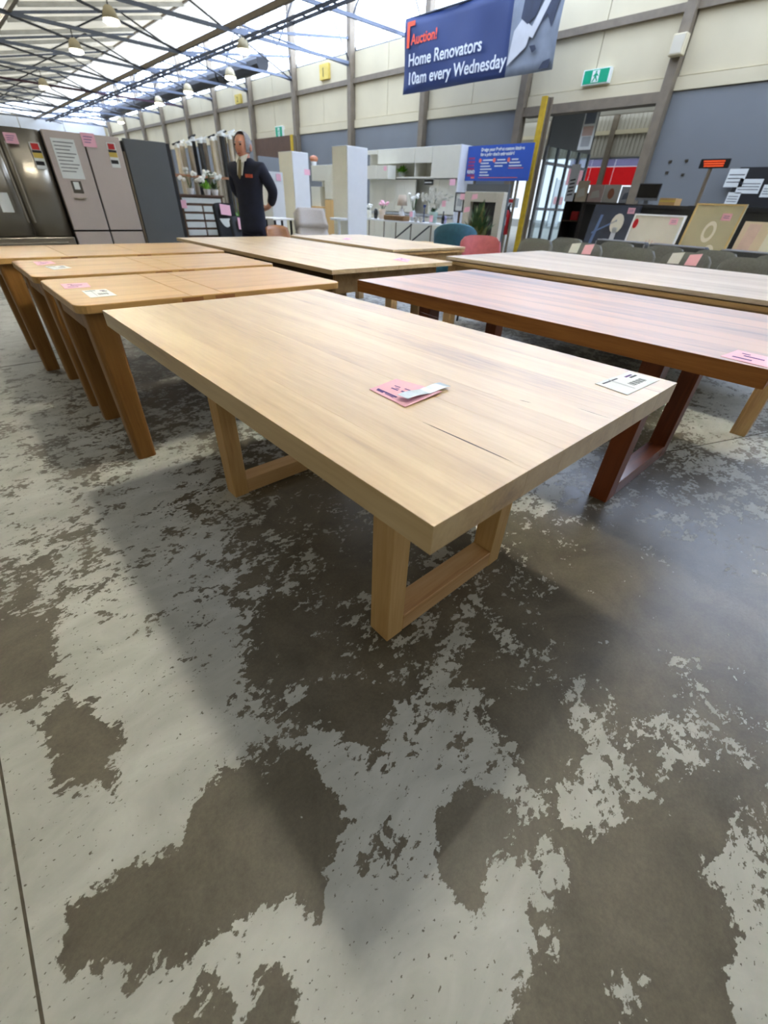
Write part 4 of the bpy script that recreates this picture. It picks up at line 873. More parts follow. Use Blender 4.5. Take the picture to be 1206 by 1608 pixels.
b = panX(706, 281, 715, 291, KX-.01, .004); MB().bx(*b).build('price_card', 'pink_card', r)
b = panX(574, 260, 610, 281, KX-.25, .24); q = thing('hung_cupboard', 'white box cupboard standing proud of the kitchen display', 'cupboard', base(b))
MB().bx(*b).build('carcass', 'white_gloss', q); MB().bx(b[0]-.018, b[0], b[2], (b[2]+b[3])/2-.003, b[4], b[5]).build('door', 'white_gloss', q); MB().bx(b[0]-.018, b[0], (b[2]+b[3])/2+.003, b[3], b[4], b[5]).build('door', 'white_gloss', q); MB().bx(b[0]-.022, b[0]-.018, b[2]+.05, b[2]+.15, b[5]-.1, b[5]-.02).build('price_card', 'pink_card', q); MB().bx(b[1], KX-.001, b[2]+.1, b[3]-.1, b[4]+.05, b[5]-.05).build('mounting', 'white_matt', q)
b = panX(666, 282, 679, 290, KX+.07, .12, None); q = thing('wall_oven', 'small black glass appliance set in the kitchen display', 'appliance', base(b)); MB().bx(b[0], b[1], b[2], b[3], b[4], b[5]).build('case', 'black_plastic', q); MB().bx(b[0]-.003, b[0], b[2]+.02, b[3]-.02, b[4]+.03, b[4]+.05).build('control_strip', 'white_card', q)

def leafy(p, n, h, spread, m, par, w=.05, name='foliage', seed=1, up=.5):
    rnd = random.Random(seed); mb = MB(); p = Vector(p)
    for k in range(n):
        a = rnd.random()*6.283; e = up+rnd.random()*(1.3-up); L = h*(.5+.5*rnd.random())
        d = Vector((math.cos(a)*math.cos(e)*spread, math.sin(a)*math.cos(e)*spread, math.sin(e)))*L
        s = Vector((-math.sin(a), math.cos(a), .2*rnd.random()))*w*(.6+.6*rnd.random())*.5
        b0 = p+d*.25; m1 = p+d*.62+Vector((0, 0, .06*L)); t = p+d
        mb.add([b0, m1-s, t, m1+s, p], [(0, 1, 3), (1, 2, 3), (4, 0, 3), (4, 1, 0)])
    o = mb.build(name, m, par); o['kind'] = 'stuff'; return o
c = PX(626, 280, KX+.1); r = thing('potted_plant', 'bushy green plant in the kitchen display niche', 'plant', (KX+.2, c.y, zu+.03)); MB().lathe((KX+.2, c.y, zu+.03), [(.07, 0), (.09, .1), (.08, .1)], 10).build('pot', 'white_matt', r); leafy((KX+.2, c.y, zu+.1), 70, .2, 1.4, 'leaf_bright', r, .05, seed=3, up=.0)

def tall_cabinet(px, X, Y, zt, xr, yl, label, mfront, mside, tagpx=None):
    x1 = PY(xr, px, Y).x; y1 = PX(yl, px, X).y
    r = thing('tall_cabinet', label, 'cabinet', ((X+x1)/2, (Y+y1)/2, 0))
    MB().bx(X, x1, Y+.02, y1, .05, zt).build('carcass', mside, r, bevel=.004, seg=1); MB().bx(X+.003, x1-.003, Y, Y+.018, .06, zt-.004).build('door', mfront, r, bevel=.003, seg=1)
    MB().bx(X+.02, x1-.02, Y+.05, y1-.02, 0, .05).build('plinth', mside, r)
    if tagpx: b = panY(*tagpx, Y-.003, .003); MB().bx(*b).build('price_card', 'pink_card', r)
    return r
p = PZ(458, 237, 2.0); tall_cabinet(300, p.x, p.y, 2.0, 487, 442, 'tall white cabinet with a small pink tag, nearer the person', 'white_matt', 'cream_cab', (478, 266, 487, 275))
p = PZ(545, 228, 2.0); tall_cabinet(300, p.x, p.y, 2.0, 577, 523, 'tall white pantry cabinet, larger one beside the kitchen display', 'white_matt', 'cream_cab')
# cupboards hung beside it, seen between the two tall cabinets
X = 8.6
u = panX(489, 259, 528, 284, X, .35); r = thing('hung_cupboard', 'cream stacked cupboard display between the two tall white cabinets', 'cupboard', (X+.2, (u[2]+u[3])/2, 0))
MB().bx(*u).build('upper_cupboard', 'cream_cab', r, bevel=.004, seg=1)
q = panX(510, 284, 528, 313, X, .35); MB().bx(*q).build('side_cupboard', 'cream_cab', r, bevel=.004, seg=1)
q = panX(489, 293, 503, 325, X, .35); MB().bx(*q).build('side_cupboard', 'cream_cab', r, bevel=.004, seg=1)
q = panX(489, 324, 512, 327, X-.05, .4); MB().bx(*q).build('worktop', 'pine', r); MB().bx(X+.35, X+.37, u[2], u[3], 0, u[5]).build('back_panel', 'cream_cab', r)
q = panX(489, 327, 512, 365, X, .35, 0); MB().bx(*q).build('base_cupboard', 'white_matt', r)
q = panX(511, 314, 529, 362, X-.3, .25, 0); r2 = thing('timber_panel', 'plain oak coloured panel standing by the tall pantry cabinet', 'panel', base(q)); MB().bx(q[0], q[0]+.03, *q[2:]).build('board', 'pine', r2); MB().bx(q[0]+.03, q[1], q[2], q[2]+.03, 0, q[5]).build('return_board', 'pine', r2)
c = PX(493, 258, X+.15); r = thing('flower_pot', 'small reddish flower pot on top of the cream cupboards', 'plant', (X+.15, c.y, u[5])); MB().lathe((X+.15, c.y, u[5]), [(.06, 0), (.08, .1), (.06, .1)], 10).build('pot', 'white_matt', r); MB().sph((X+.15, c.y, u[5]+.15), (.12, .12, .08), 9, 6).build('flowers', 'terracotta', r)
# low white cabinet and grey screen behind the person
b = panY(426, 270, 447, 345, 9.4, .5, 0); r = thing('low_cabinet', 'shorter white cabinet with pink tag just behind the person', 'cabinet', base(b)); MB().bx(b[0], b[1], b[2]+.02, b[3], .04, b[5]).build('carcass', 'white_matt', r); zc = (b[5])*.55
MB().bx(b[0]+.003, b[1]-.003, b[2], b[2]+.018, .05, zc).build('door', 'white_matt', r); MB().bx(b[0]+.003, b[1]-.003, b[2], b[2]+.018, zc+.006, b[5]-.004).build('door', 'white_matt', r); MB().bx(b[0]+.03, b[1]-.03, b[2]+.05, b[3], 0, .04).build('plinth', 'seal', r)
q = panY(434, 273, 441, 284, 9.39, .004); MB().bx(*q).build('price_card', 'pink_card', r)
b = panY(410, 247, 446, 330, 13.5, .3, 0); r = thing('partition', 'grey partition screen standing behind the person', 'screen', base(b)); MB().bx(b[0], b[1], b[2], b[2]+.06, .05, b[5]).build('panel', 'grey_paint', r); MB().bx(b[0], b[0]+.05, b[2]-.15, b[3], 0, .05).build('foot', 'steel_paint', r); MB().bx(b[1]-.05, b[1], b[2]-.15, b[3], 0, .05).build('foot', 'steel_paint', r)

# ================================================================== trestle table with ornaments
TX = 8.05; ya, yb = PX(567, 345, TX).y, PX(692, 347, TX).y; ZD = .80
r = thing('trestle_table', 'long thin white trestle table crowded with ornaments', 'table', (TX+.25, (ya+yb)/2, 0))
MB().bx(TX, TX+.6, yb, ya, ZD-.03, ZD).build('top', 'white_matt', r)
for y in (ya-.25, (ya+yb)/2+.1, yb+.3):
    MB().cyl((TX+.05, y, 0), (TX+.05, y, ZD-.03), .014, n=6).build('leg', 'steel_paint', r); MB().cyl((TX+.55, y, 0), (TX+.55, y, ZD-.03), .014, n=6).build('leg', 'steel_paint', r)
    MB().cyl((TX+.05, y, .15), (TX+.55, y, .15), .012, n=6).build('foot_bar', 'black_plastic', r)
MB().bar((TX+.05, yb+.35, ZD-.05), (TX+.05, yb+1.1, .3), .03, .02).build('brace', 'black_plastic', r); MB().bar((TX+.05, yb+.9, ZD-.05), (TX+.05, yb+1.6, .35), .03, .02).build('brace', 'black_plastic', r)
def orn(px): c = PX(px, 340, TX+.2); return c.y
def pot(name, label, cat, px, hgt, rad, m, x=TX+.2, prof=None, flowers=None, fh=.15, tagc=False, seed=1):
    y = orn(px); r = thing(name, label, cat, (x, y, ZD)); prof = prof or [(.7, 0), (1, .35), (.9, .8), (.6, 1), (.5, 1)]
    MB().lathe((x, y, ZD), [(a*rad, b*hgt) for a, b in prof], 12).build('body', m, r, smooth=True)
    if flowers:
        rnd = random.Random(seed); mb = MB()
        st = MB()
        for k in range(9):
            q = Vector((x+rnd.uniform(-.1, .1), y+rnd.uniform(-.13, .13), ZD+hgt+fh*(.5+.6*rnd.random()))); st.cyl((x, y, ZD+hgt*.8), q, .004, n=4); mb.sph(q, (.035, .04, .03), 6, 4)
        st.build('stem', 'leaf_dark', r); mb.build('flower', flowers, r)['kind'] = 'stuff'
    if tagc: MB().bx(x-rad-.012, x-rad-.008, y-.05, y+.05, ZD+hgt*.4, ZD+hgt*.4+.1).build('price_card', 'pink_card', r)
    return r
pot('vase', 'squat white vase at the left end of the trestle table', 'vase', 579, .17, .08, 'cream_cab', flowers='petal_white', fh=.1, seed=2)
pot('vase', 'black vase near the left end of the trestle table', 'vase', 590, .2, .05, 'black_plastic')
pot('planter', 'brown planter with pink blossoms on the trestle table', 'planter', 600, .2, .08, 'shade_beige', prof=[(.8, 0), (1, 1), (.9, 1)], flowers='pink_card', fh=.14, seed=4)
y = orn(621); r = thing('table_lamp', 'beige shaded table lamp on the trestle table', 'lamp', (TX+.4, y, ZD)); MB().lathe((TX+.4, y, ZD), [(.07, 0), (.08, .06), (.05, .2), (.015, .24), (.015, .3)], 12).build('base', 'white_matt', r, smooth=True); MB().lathe((TX+.4, y, ZD+.28), [(.12, 0), (.09, .2), (.085, .2)], 14).build('shade', 'shade_beige', r, smooth=True)
y = orn(627); r = thing('wicker_tray', 'long brown wicker tray at the front of the trestle table', 'tray', (TX+.1, y, ZD)); mb = MB().bx(TX+.02, TX+.2, y-.33, y+.33, ZD, ZD+.02).build('bottom', 'wicker', r)
for k in range(3): MB().tube([(TX+.02, y-.33, ZD+.03+.025*k), (TX+.02, y+.33, ZD+.03+.025*k), (TX+.2, y+.33, ZD+.03+.025*k), (TX+.2, y-.33, ZD+.03+.025*k), (TX+.02, y-.33, ZD+.03+.025*k)], .014, 6).build('rim_strand', 'wicker', r)
pot('vase', 'pale grey vase with pink and white flowers on the trestle table', 'vase', 638, .2, .06, 'ceramic_grey', x=TX+.42, flowers='petal_white', fh=.3, tagc=True, seed=6)
pot('candlestick', 'slim navy candlestick in the middle of the trestle table', 'candlestick', 655, .32, .035, 'banner_navy', x=TX+.42, prof=[(1, 0), (.3, .1), (.3, .8), (1, .9), (.8, 1)])
pot('candlestick', 'second navy candlestick beside the orchid', 'candlestick', 664, .28, .035, 'banner_navy', x=TX+.48, prof=[(1, 0), (.3, .1), (.3, .8), (1, .9), (.8, 1)])
pot('silver_bowl', 'small silver bowl by the wicker tray', 'bowl', 657, .09, .06, 'steel', x=TX+.12, prof=[(.5, 0), (1, .7), (1, 1), (.9, 1)])
pot('silver_bowl', 'second silver bowl in front of the orchid', 'bowl', 666, .1, .05, 'steel', x=TX+.1, prof=[(.5, 0), (1, .7), (1, 1), (.9, 1)])
# big white orchid
y = orn(678); x = TX+.25; r = thing('orchid', 'large white orchid arrangement in pale green pot on the trestle table', 'plant', (x, y, ZD)); MB().lathe((x, y, ZD), [(.07, 0), (.1, .2), (.09, .2)], 12).build('pot', 'ceramic_green', r, smooth=True)
rnd = random.Random(11); st = MB(); fl = MB()
for k in range(7):
    a = -.95+.3*k; pts = [Vector((x+.05*rnd.uniform(-1, 1), y+t*t*.62*math.sin(a), ZD+.2+t*(.42-.18*t*abs(math.sin(a))))) for t in (0, .25, .5, .75, 1)]; st.tube(pts, .005, 5)
    for t in range(14):
        q = pts[1+t//5].lerp(pts[min(4, 2+t//5)], (t % 5)/5)+Vector((rnd.uniform(-.05, .05), rnd.uniform(-.05, .05), rnd.uniform(-.04, .03)))
        for j in range(5):
            b_ = j*1.257; u_ = Vector((0, math.cos(b_), math.sin(b_)))*.05; v_ = Vector((0, -math.sin(b_), math.cos(b_)))*.028; n_ = Vector((-.012, 0, 0)); fl.add([q, q+u_*.6+v_+n_, q+u_, q+u_*.6-v_+n_], [(0, 1, 2), (0, 2, 3)])
st.build('stem', 'leaf_dark', r); fl.build('petals', 'petal_white', r)['kind'] = 'stuff'; leafy((x, y, ZD+.18), 8, .2, 1.3, 'leaf_dark', r, .06, 'leaf', seed=9, up=.1)
MB().bx(x-.12, x-.116, y-.42, y-.32, ZD+.3, ZD+.4).build('price_card', 'pink_card', r); MB().bx(x-.12, x-.116, y-.1, y, ZD+.02, ZD+.14).build('price_card', 'pink_card', r)
pot('bottle', 'dark glass bottle at the right end of the trestle table', 'bottle', 696, .22, .035, 'glass_dark', prof=[(1, 0), (1, .55), (.35, .7), (.35, .95), (.5, 1)])
pot('vase', 'lilac grey pot beside the dark bottle on the trestle table', 'vase', 688, .14, .06, 'lavender_cloth', x=TX+.4)
# stools and baskets under and in front of it
y = PX(676, 362, 7.5).y; r = thing('wooden_stool', 'low oak stool in front of the trestle table', 'stool', (7.55, y, 0)); MB().bx(7.4, 7.7, y-.3, y+.3, .46, .5).build('seat', 'pine', r, bevel=.006)
for a in (7.44, 7.62):
    for b_ in (y-.26, y+.22): MB().bx(a, a+.04, b_, b_+.04, 0, .46).build('leg', 'pine', r)
y = PX(620, 360, 8.3).y; r = thing('pouf', 'round cream pouf under the trestle table', 'pouf', (8.3, y, 0)); MB().lathe((8.3, y, 0), [(.2, 0), (.26, .08), (.27, .3), (.2, .4), (.05, .42)], 16).build('cushion', 'cream_fabric', r, smooth=True); MB().lathe((8.3, y, .2), [(.272, 0), (.278, .012), (.272, .024)], 16).build('seam', 'cream_cab', r)
y = PX(660, 375, 8.25).y; r = thing('woven_basket', 'white woven basket under the right half of the trestle table', 'basket', (8.3, y, 0)); MB().lathe((8.3, y, 0), [(.22, 0), (.27, .3), (.24, .3), (.2, .05)], 16).build('body', 'cream_cab', r)
for k in range(4): MB().lathe((8.3, y, .04+.065*k), [(.235+.011*k, 0), (.245+.011*k, .02), (.24+.011*k, .04)], 16).build('band', 'white_matt', r)

# ================================================================== fireplace surround with plant, dark board, small picture
X = 8.25; b = panX(726, 301, 786, 376, X, .12, 0); fw = .16
r = thing('fireplace_surround', 'cream fireplace surround frame standing by the dark board', 'mantel', base(b)); h = b[5]
MB().bx(b[0], b[1], b[2], b[2]+fw, 0, h).build('jamb', 'cream_fabric', r, bevel=.006); MB().bx(b[0], b[1], b[3]-fw, b[3], 0, h).build('jamb', 'cream_fabric', r, bevel=.006); MB().bx(b[0], b[1], b[2]+fw, b[3]-fw, h-fw, h).build('header', 'cream_fabric', r, bevel=.006)
MB().bx(b[1]-.02, b[1], b[2]+fw, b[3]-fw, 0, h-fw).build('dark_back', 'seal', r)
yp = (b[2]+b[3])/2+.1
b2 = panX(728, 289, 793, 380, X+.22, .06, 0); r = thing('dark_board', 'plain charcoal board standing behind the cream fireplace surround', 'board', base(b2)); MB().bx(*b2).build('sheet', 'charcoal_metal', r); MB().bx(b2[1], b2[1]+.04, b2[2]+.1, b2[2]+.14, 0, b2[5]-.1).build('batten', 'brown_board', r)
X = 7.8; yp = PX(752, 345, X).y; r = thing('potted_plant', 'large olive leaved plant with pink tags before the fireplace surround', 'plant', (X, yp, 0)); MB().lathe((X, yp, 0), [(.14, 0), (.19, .34), (.17, .34)], 14).build('pot', 'ceramic_grey', r); MB().cyl((X, yp, .3), (X, yp, .75), .02, n=6).build('stem', 'brown_board', r)
leafy((X, yp, .4), 110, .85, .5, 'leaf_olive', r, .12, seed=5, up=.3); leafy((X, yp, .5), 70, .85, .45, 'leaf_dark', r, .12, seed=8, up=.45)
for px in ((744, 314), (732, 334)): c = PX(*px, X-.3); MB().prism([c+Vector((0, .06, 0)), c+Vector((.02, -.06, .02)), c+Vector((.03, -.05, .09)), c+Vector((.01, .05, .08))], (-.003, 0, 0)).build('price_card', 'pink_card', r)
b = panX(714, 302, 728, 333, 8.5, .03); r = thing('framed_picture', 'small black framed white picture beside the kitchen display', 'picture', base(b)); MB().bx(b[0]+.01, b[1], *b[2:]).build('print', 'white_card', r)
for q in ((b[2], b[2]+.02, b[4], b[5]), (b[3]-.02, b[3], b[4], b[5]), (b[2]+.02, b[3]-.02, b[4], b[4]+.02), (b[2]+.02, b[3]-.02, b[5]-.02, b[5])): MB().bx(b[0]-.005, b[1], *q).build('frame', 'seal', r)
MB().bx(b[0]+.006, b[0]+.01, b[2]+.06, b[3]-.06, b[4]+.1, b[5]-.1).build('drawing', 'ceramic_grey', r); MB().bx(b[1], b[1]+.03, b[2]+.1, b[2]+.14, 0, b[4]+.2).build('easel_leg', 'brown_board', r); MB().bx(b[0]-.008, b[0]-.005, b[2]-.02, b[2]+.1, b[5]-.12, b[5]-.02).build('price_card', 'pink_card', r)

# ================================================================== chairs
def dining_chair(name, label, cat, m, mleg, h=.84, w=.48, top=.4, curve=.07, back_y=.22):
    """origin on the floor, facing -y; back at +y"""
    r = thing(name, label, cat)
    MB().prism([(-w/2, -.22, .41), (w/2, -.22, .41), (w/2-.03, .2, .41), (-w/2+.03, .2, .41)], (0, 0, .07)).build('seat', m, r, bevel=.025, seg=3, smooth=True)
    def f(u, v):
        x = (u*2-1); z = .40+(h-.40)*v; ww = w/2*(1-.12*v)
        zz = z-.055*abs(x)**7*v**3
        return (x*ww, back_y+.1*v-curve*x*x, zz)
    MB().sheet(f, 10, 6, .045).build('backrest', m, r, bevel=.0, smooth=True)
    for sx in (-1, 1): MB().cyl((sx*(w/2-.07), -.17, .42), (sx*(w/2-.03), -.21, 0), .017, .012, 8).build('leg', mleg, r); MB().cyl((sx*(w/2-.08), .16, .42), (sx*(w/2-.03), .24, 0), .017, .012, 8).build('leg', mleg, r)
    return r
gc = dining_chair('dining_chair', 'grey chair', 'chair', 'grey_fabric', 'black_plastic', .85, .47)
used = False
G = 'grey upholstered dining chairs behind the long table'
rows = [((847, 376), .85, 'grey dining chair next to the pink chair'), ((895, 375), .85, 'grey dining chair in the back row, behind the first one'),
        ((922, 383), .85, 'grey dining chair with cream and pink tags, nearer the doorway'), ((973, 381), .85, 'grey dining chair in the back row, just right of the tagged one'),
        ((1000, 393), .85, 'grey dining chair in front of the cream canvas'), ((1047, 390), .85, 'grey dining chair in the back row, left of the gold framed artwork'),
        ((1083, 401), .85, 'grey dining chair with cream and pink tags below the gold framed artwork'), ((1126, 399), .85, 'grey dining chair in the back row below the sand canvas'),
        ((1180, 409), .85, 'grey dining chair at the right edge, front row'), ((1228, 404), .85, 'grey dining chair at the right edge, back row')]
for i, (px, z, lb) in enumerate(rows):
    X = (5.25, 5.95)[i % 2]; c = PX(px[0], px[1], X)
    s = .06 if i % 2 else 0
    o = place(gc, used, (X-.31, c.y, 0), -math.pi/2, lb, G); used = True
    if 'tags' in lb:
        for k, (dx, m) in enumerate(((.09, 'white_card'), (-.06, 'pink_card'))):
            t = MB(); zc = .80; cx = X-.07; yy = c.y+dx
            t.prism([(cx-.04, yy+.045, zc-.045), (cx-.04, yy-.055, zc-.04), (cx-.03, yy-.07, zc+.055), (cx-.03, yy+.03, zc+.04)], (.003, 0, 0)).build('price_card', m, o)
# square upholstered armchairs with pale piping behind them
def box_chair():
    r = thing('armchair', 'grey armchair', 'armchair'); w = .66
    MB().bx(-w/2+.1, w/2-.1, -.3, .18, .2, .45).build('seat', 'grey_fabric_dark', r, bevel=.03, smooth=True); MB().bx(-w/2, w/2, .2, .36, .1, .84).build('backrest', 'grey_fabric_dark', r, bevel=.035, smooth=True)
    for sx in (-1, 1): MB().bx(min(sx*w/2, sx*(w/2-.1)), max(sx*w/2, sx*(w/2-.1)), -.34, .19, .1, .62).build('arm', 'grey_fabric_dark', r, bevel=.03, smooth=True)
    for y in (.21, .35): MB().tube([(-w/2+.03, y, .835), (w/2-.03, y, .835)], .008, 6).build('piping', 'piping_grey', r)
    for sx in (-1, 1):
        MB().tube([(sx*(w/2-.02), .21, .82), (sx*(w/2-.02), .21, .3)], .01, 6).build('piping', 'piping_grey', r)
        for y in (-.28, .28): MB().cyl((sx*(w/2-.06), y, .12), (sx*(w/2-.06), y, 0), .022, .016, 8).build('leg', 'black_plastic', r)
    return r
bc = box_chair(); used = False
for px, lb in (((972, 373), 'dark grey armchair with pale piping below the navy canvas'), ((1062, 380), 'dark grey armchair with pale piping below the gold framed artwork'), ((1185, 388), 'dark grey armchair with pale piping at the far right edge')):
    c = PX(px[0], px[1], 6.5); place(bc, used, (6.36, c.y, 0), -math.pi/2, lb, 'grey piped armchairs'); used = True
# pink chair and teal chair
pc = dining_chair('dining_chair', 'dusty pink velvet chair at the head of the grey oak table', 'chair', 'pink_velvet', 'black_plastic', .85, .52, curve=.1)
c = PZ(775, 372, .85); pc.location = (c.x-.2, c.y-.03, 0); pc.rotation_euler = (0, 0, -.75)
tc_ = thing('tub_chair', 'teal velvet tub chair with flared back by the oak tables', 'chair')
def tub(u, v):
    a = math.radians(-115+230*u); rr = .27+.05*v; back = math.cos(a/1.6); return (rr*math.sin(a), rr*math.cos(a)*.9, .12+(.78)*v*(.62+.38*max(0, back)))
MB().sheet(tub, 20, 6, .05).build('shell', 'teal_velvet', tc_, smooth=True)
MB().tube([Vector(tub(i/20, 1))+Vector((0, 0, .0)) for i in range(21)], .014, 6).build('trim', 'teal_trim', tc_)
MB().lathe((0, -.02, .12), [(.2, 0), (.25, .05), (.25, .3), (.2, .34)], 16).build('seat', 'teal_velvet', tc_, smooth=True)
for a in (45, 135, 225, 315): MB().cyl((.2*math.cos(math.radians(a)), .2*math.sin(math.radians(a)), .16), (.23*math.cos(math.radians(a)), .23*math.sin(math.radians(a)), 0), .016, .011, 8).build('leg', 'black_plastic', tc_)
c = PZ(717, 349, .9); tc_.location = (c.x*.93, c.y*.93, 0); tc_.rotation_euler = (0, 0, 2.26)
# bent plywood chair beside the person
wc = thing('plywood_chair', 'bent plywood chair at the end of the folding oak table', 'chair')
MB().sheet(lambda u, v: ((u*2-1)*.21*(1-.1*v), .2+.06*v-.06*(u*2-1)**2, .62+.2*v-.03*(abs(u*2-1)**3)*v), 10, 4, .014).build('backrest', 'plywood', wc, smooth=True)
MB().sheet(lambda u, v: ((u*2-1)*.22, -.2+.4*v, .45+.02*(u*2-1)**2), 8, 4, .014).build('seat', 'plywood', wc, smooth=True)
for sx in (-1, 1): MB().cyl((sx*.17, -.15, .45), (sx*.2, -.19, 0), .016, .012, 8).build('leg', 'plywood', wc); MB().tube([(sx*.2, .22, 0), (sx*.17, .18, .45), (sx*.15, .21, .68)], .015, 8).build('leg', 'plywood', wc)
c = PZ(438, 354, .82); wc.location = (c.x+.02, c.y-.15, 0); wc.rotation_euler = (0, 0, .15)
# black padded chairs with tags by the drawer unit
def padded(label, px, Y, m, rz, card=True, notice=False):
    c = PY(*px, Y); h = c.z
    r = dining_chair('padded_chair', label, 'chair', m, 'black_plastic', h, .5, curve=.05)
    if card: MB().prism([(-.12, .33-.36+.0, h-.16), (.1, -.03, h-.18), (.12, .0, h-.03), (-.1, .0, h-.01)], (0, .003, 0)).build('price_card', 'pink_card', r)
    for ch in r.children:
        if ch.name.startswith('price_card'): ch.location.y = .24
    if notice: MB().bx(-.14, .12, .24, .244, h-.36, h-.22).build('notice', 'white_card', r)
    r.location = (c.x, Y-.3, 0); r.rotation_euler = (0, 0, rz); return r
padded('black padded chair with pink tag and white notice by the drawer unit', (354, 319), 8.7, 'black_fabric', .25, True, True)
padded('dark grey padded chair with pink tag in front of the person', (382, 340), 7.5, 'grey_fabric_dark', .2)
# reclining armchair with grey cushion
c = PZ(490, 366, .62); 
rc = thing('recliner', 'cream recliner armchair with grey head cushion', 'armchair')
MB().bx(-.3, .3, -.3, .25, .25, .46).build('seat', 'cream_fabric', rc, bevel=.05, seg=3, smooth=True)
MB().sheet(lambda u, v: ((u*2-1)*.3*(1-.1*v), .25+.3*v-.05*(u*2-1)**2, .4+.42*v), 8, 6, .13).build('backrest', 'taupe_fabric', rc, smooth=True)
MB().sheet(lambda u, v: ((u*2-1)*.29*(1-.1*v), .37+.15*v-.05*(u*2-1)**2, .68+.24*v), 8, 6, .16).build('head_cushion', 'taupe_fabric', rc, smooth=True)
for sx in (-1, 1): MB().bx(sx*.36-.06, sx*.36+.06, -.3, .3, .2, .6).build('arm', 'cream_fabric', rc, bevel=.04, smooth=True)
MB().lathe((0, 0, 0), [(.26, 0), (.26, .03), (.04, .05), (.04, .26)], 16).build('swivel_base', 'black_plastic', rc)
c = PZ(487, 329, .94) if False else PY(487, 330, 7.6); rc.location = (c.x-.05, 7.3, 0); rc.scale = (1, 1, c.z/.93); rc.rotation_euler = (0, 0, -.3)
# small tables near it
c = PY(437, 342, 8.0); r = thing('side_table', 'small white topped side table with black legs behind the person', 'table', (c.x, 8.0, 0)); z = c.z
MB().bx(c.x-.22, c.x+.2, 7.8, 8.2, z-.03, z).build('top', 'white_matt', r, bevel=.006)
for sx in (-.18, .14):
    for sy in (-.17, .13): MB().bx(c.x+sx, c.x+sx+.03, 8+sy, 8.03+sy, 0, z-.03).build('leg', 'black_plastic', r)
c = PX(532, 341, 7.2); r = thing('pedestal_table', 'tiny round white pedestal table beside the tall pantry cabinet', 'table', (7.2, c.y, 0)); z = c.z
MB().lathe((6.5, c.y*6.5/7.2, 0), [(.16, 0), (.16, .02), (.03, .04), (.03, z-.03), (.18, z-.02), (.18, z)], 16).build('pedestal', 'white_matt', r, smooth=False); MB().lathe((6.5, c.y*6.5/7.2, z), [(.19, 0), (.19, .015), (.18, .02)], 16).build('top', 'white_matt', r)

# ================================================================== drawer unit, flowers, fabric rolls
b = panY(286, 306, 354, 366, 9.6, .4, 0); x0, x1 = b[0], b[1]; zt = b[5]
r = thing('drawer_unit', 'dark brown drawer unit with white fronts and a pink tag', 'drawers', base(b))
MB().bx(x0, x1, 9.63, 10.0, .06, zt-.03).build('carcass', 'walnut', r); MB().bx(x0-.02, x1+.02, 9.58, 10.02, zt-.03, zt).build('top', 'walnut', r)
MB().bx(x0+.03, x1-.03, 9.66, 9.98, 0, .06).build('plinth', 'walnut', r)
MB().bx(x0+.06, x1-.05, 9.605, 9.63, zt-.13, zt-.05).build('drawer', 'white_card', r)
for k in range(4):
    for j in range(2):
        a = x0+.06+(x1-x0-.1)*.5*j; z1 = zt-.17-.125*k; q = MB().bx(a, a+(x1-x0-.1)*.5-.03, 9.605, 9.63, z1-.09, z1).build('drawer', 'white_card', r, bevel=.003, seg=1)
q = panY(282, 314, 293, 327, 9.59, .004); MB().bx(*q).build('price_card', 'pink_card', r)
MB().bx(x0+.08, x1-.1, 9.605, 9.63, zt-.76, zt-.7).build('drawer', 'white_card', r)
zt_ = zt
for k, (px, m, lb, s) in enumerate(((300, None, 'white orchid spray at the left end of the drawer unit', 3), (326, 'leaf_bright', 'white flowers with bright green leaves on the drawer unit', 4), (338, 'leaf_dark', 'second white orchid with dark leaves on the drawer unit', 6))):
    c = PY(px, 304, 9.78); r = thing('orchid', lb, 'plant', (c.x, 9.78, zt_)); MB().lathe((c.x, 9.78, zt_), [(.05, 0), (.07, .09), (.06, .09)], 10).build('pot', 'white_matt', r)
    rnd = random.Random(s); st = MB(); fl = MB()
    for i in range(4):
        e = Vector((c.x+rnd.uniform(-.2, .2), 9.75+rnd.uniform(-.08, .08), zt_+rnd.uniform(.2, .36))); st.tube([(c.x, 9.78, zt_+.08), (c.x*.5+e.x*.5, 9.77, e.z), e], .005, 5)
        for j in range(3): fl.sph(e+Vector((rnd.uniform(-.06, .06), rnd.uniform(-.03, .03), rnd.uniform(-.05, .03))), (.035, .02, .03), 7, 5)
    st.build('stem', 'leaf_dark', r); fl.build('flower', 'petal_white', r)['kind'] = 'stuff'
    if m: leafy((c.x, 9.78, zt_+.06), 24, .2, 1.1, m, r, .05, 'leaf', seed=s)
c = PY(380, 310, 9.1); r = thing('potted_plant', 'bright green leafy plant beside the person', 'plant', (c.x, 9.1, 0)); MB().lathe((c.x, 9.1, 0), [(.1, 0), (.14, .5), (.16, .62), (.13, .62)], 12).build('pot', 'ceramic_green', r)
leafy((c.x, 9.1, .6), 60, .5, .75, 'leaf_bright', r, .09, seed=2, up=.4); leafy((c.x-.02, 9.08, .6), 40, .42, .9, 'leaf_dark', r, .07, seed=12, up=.2)
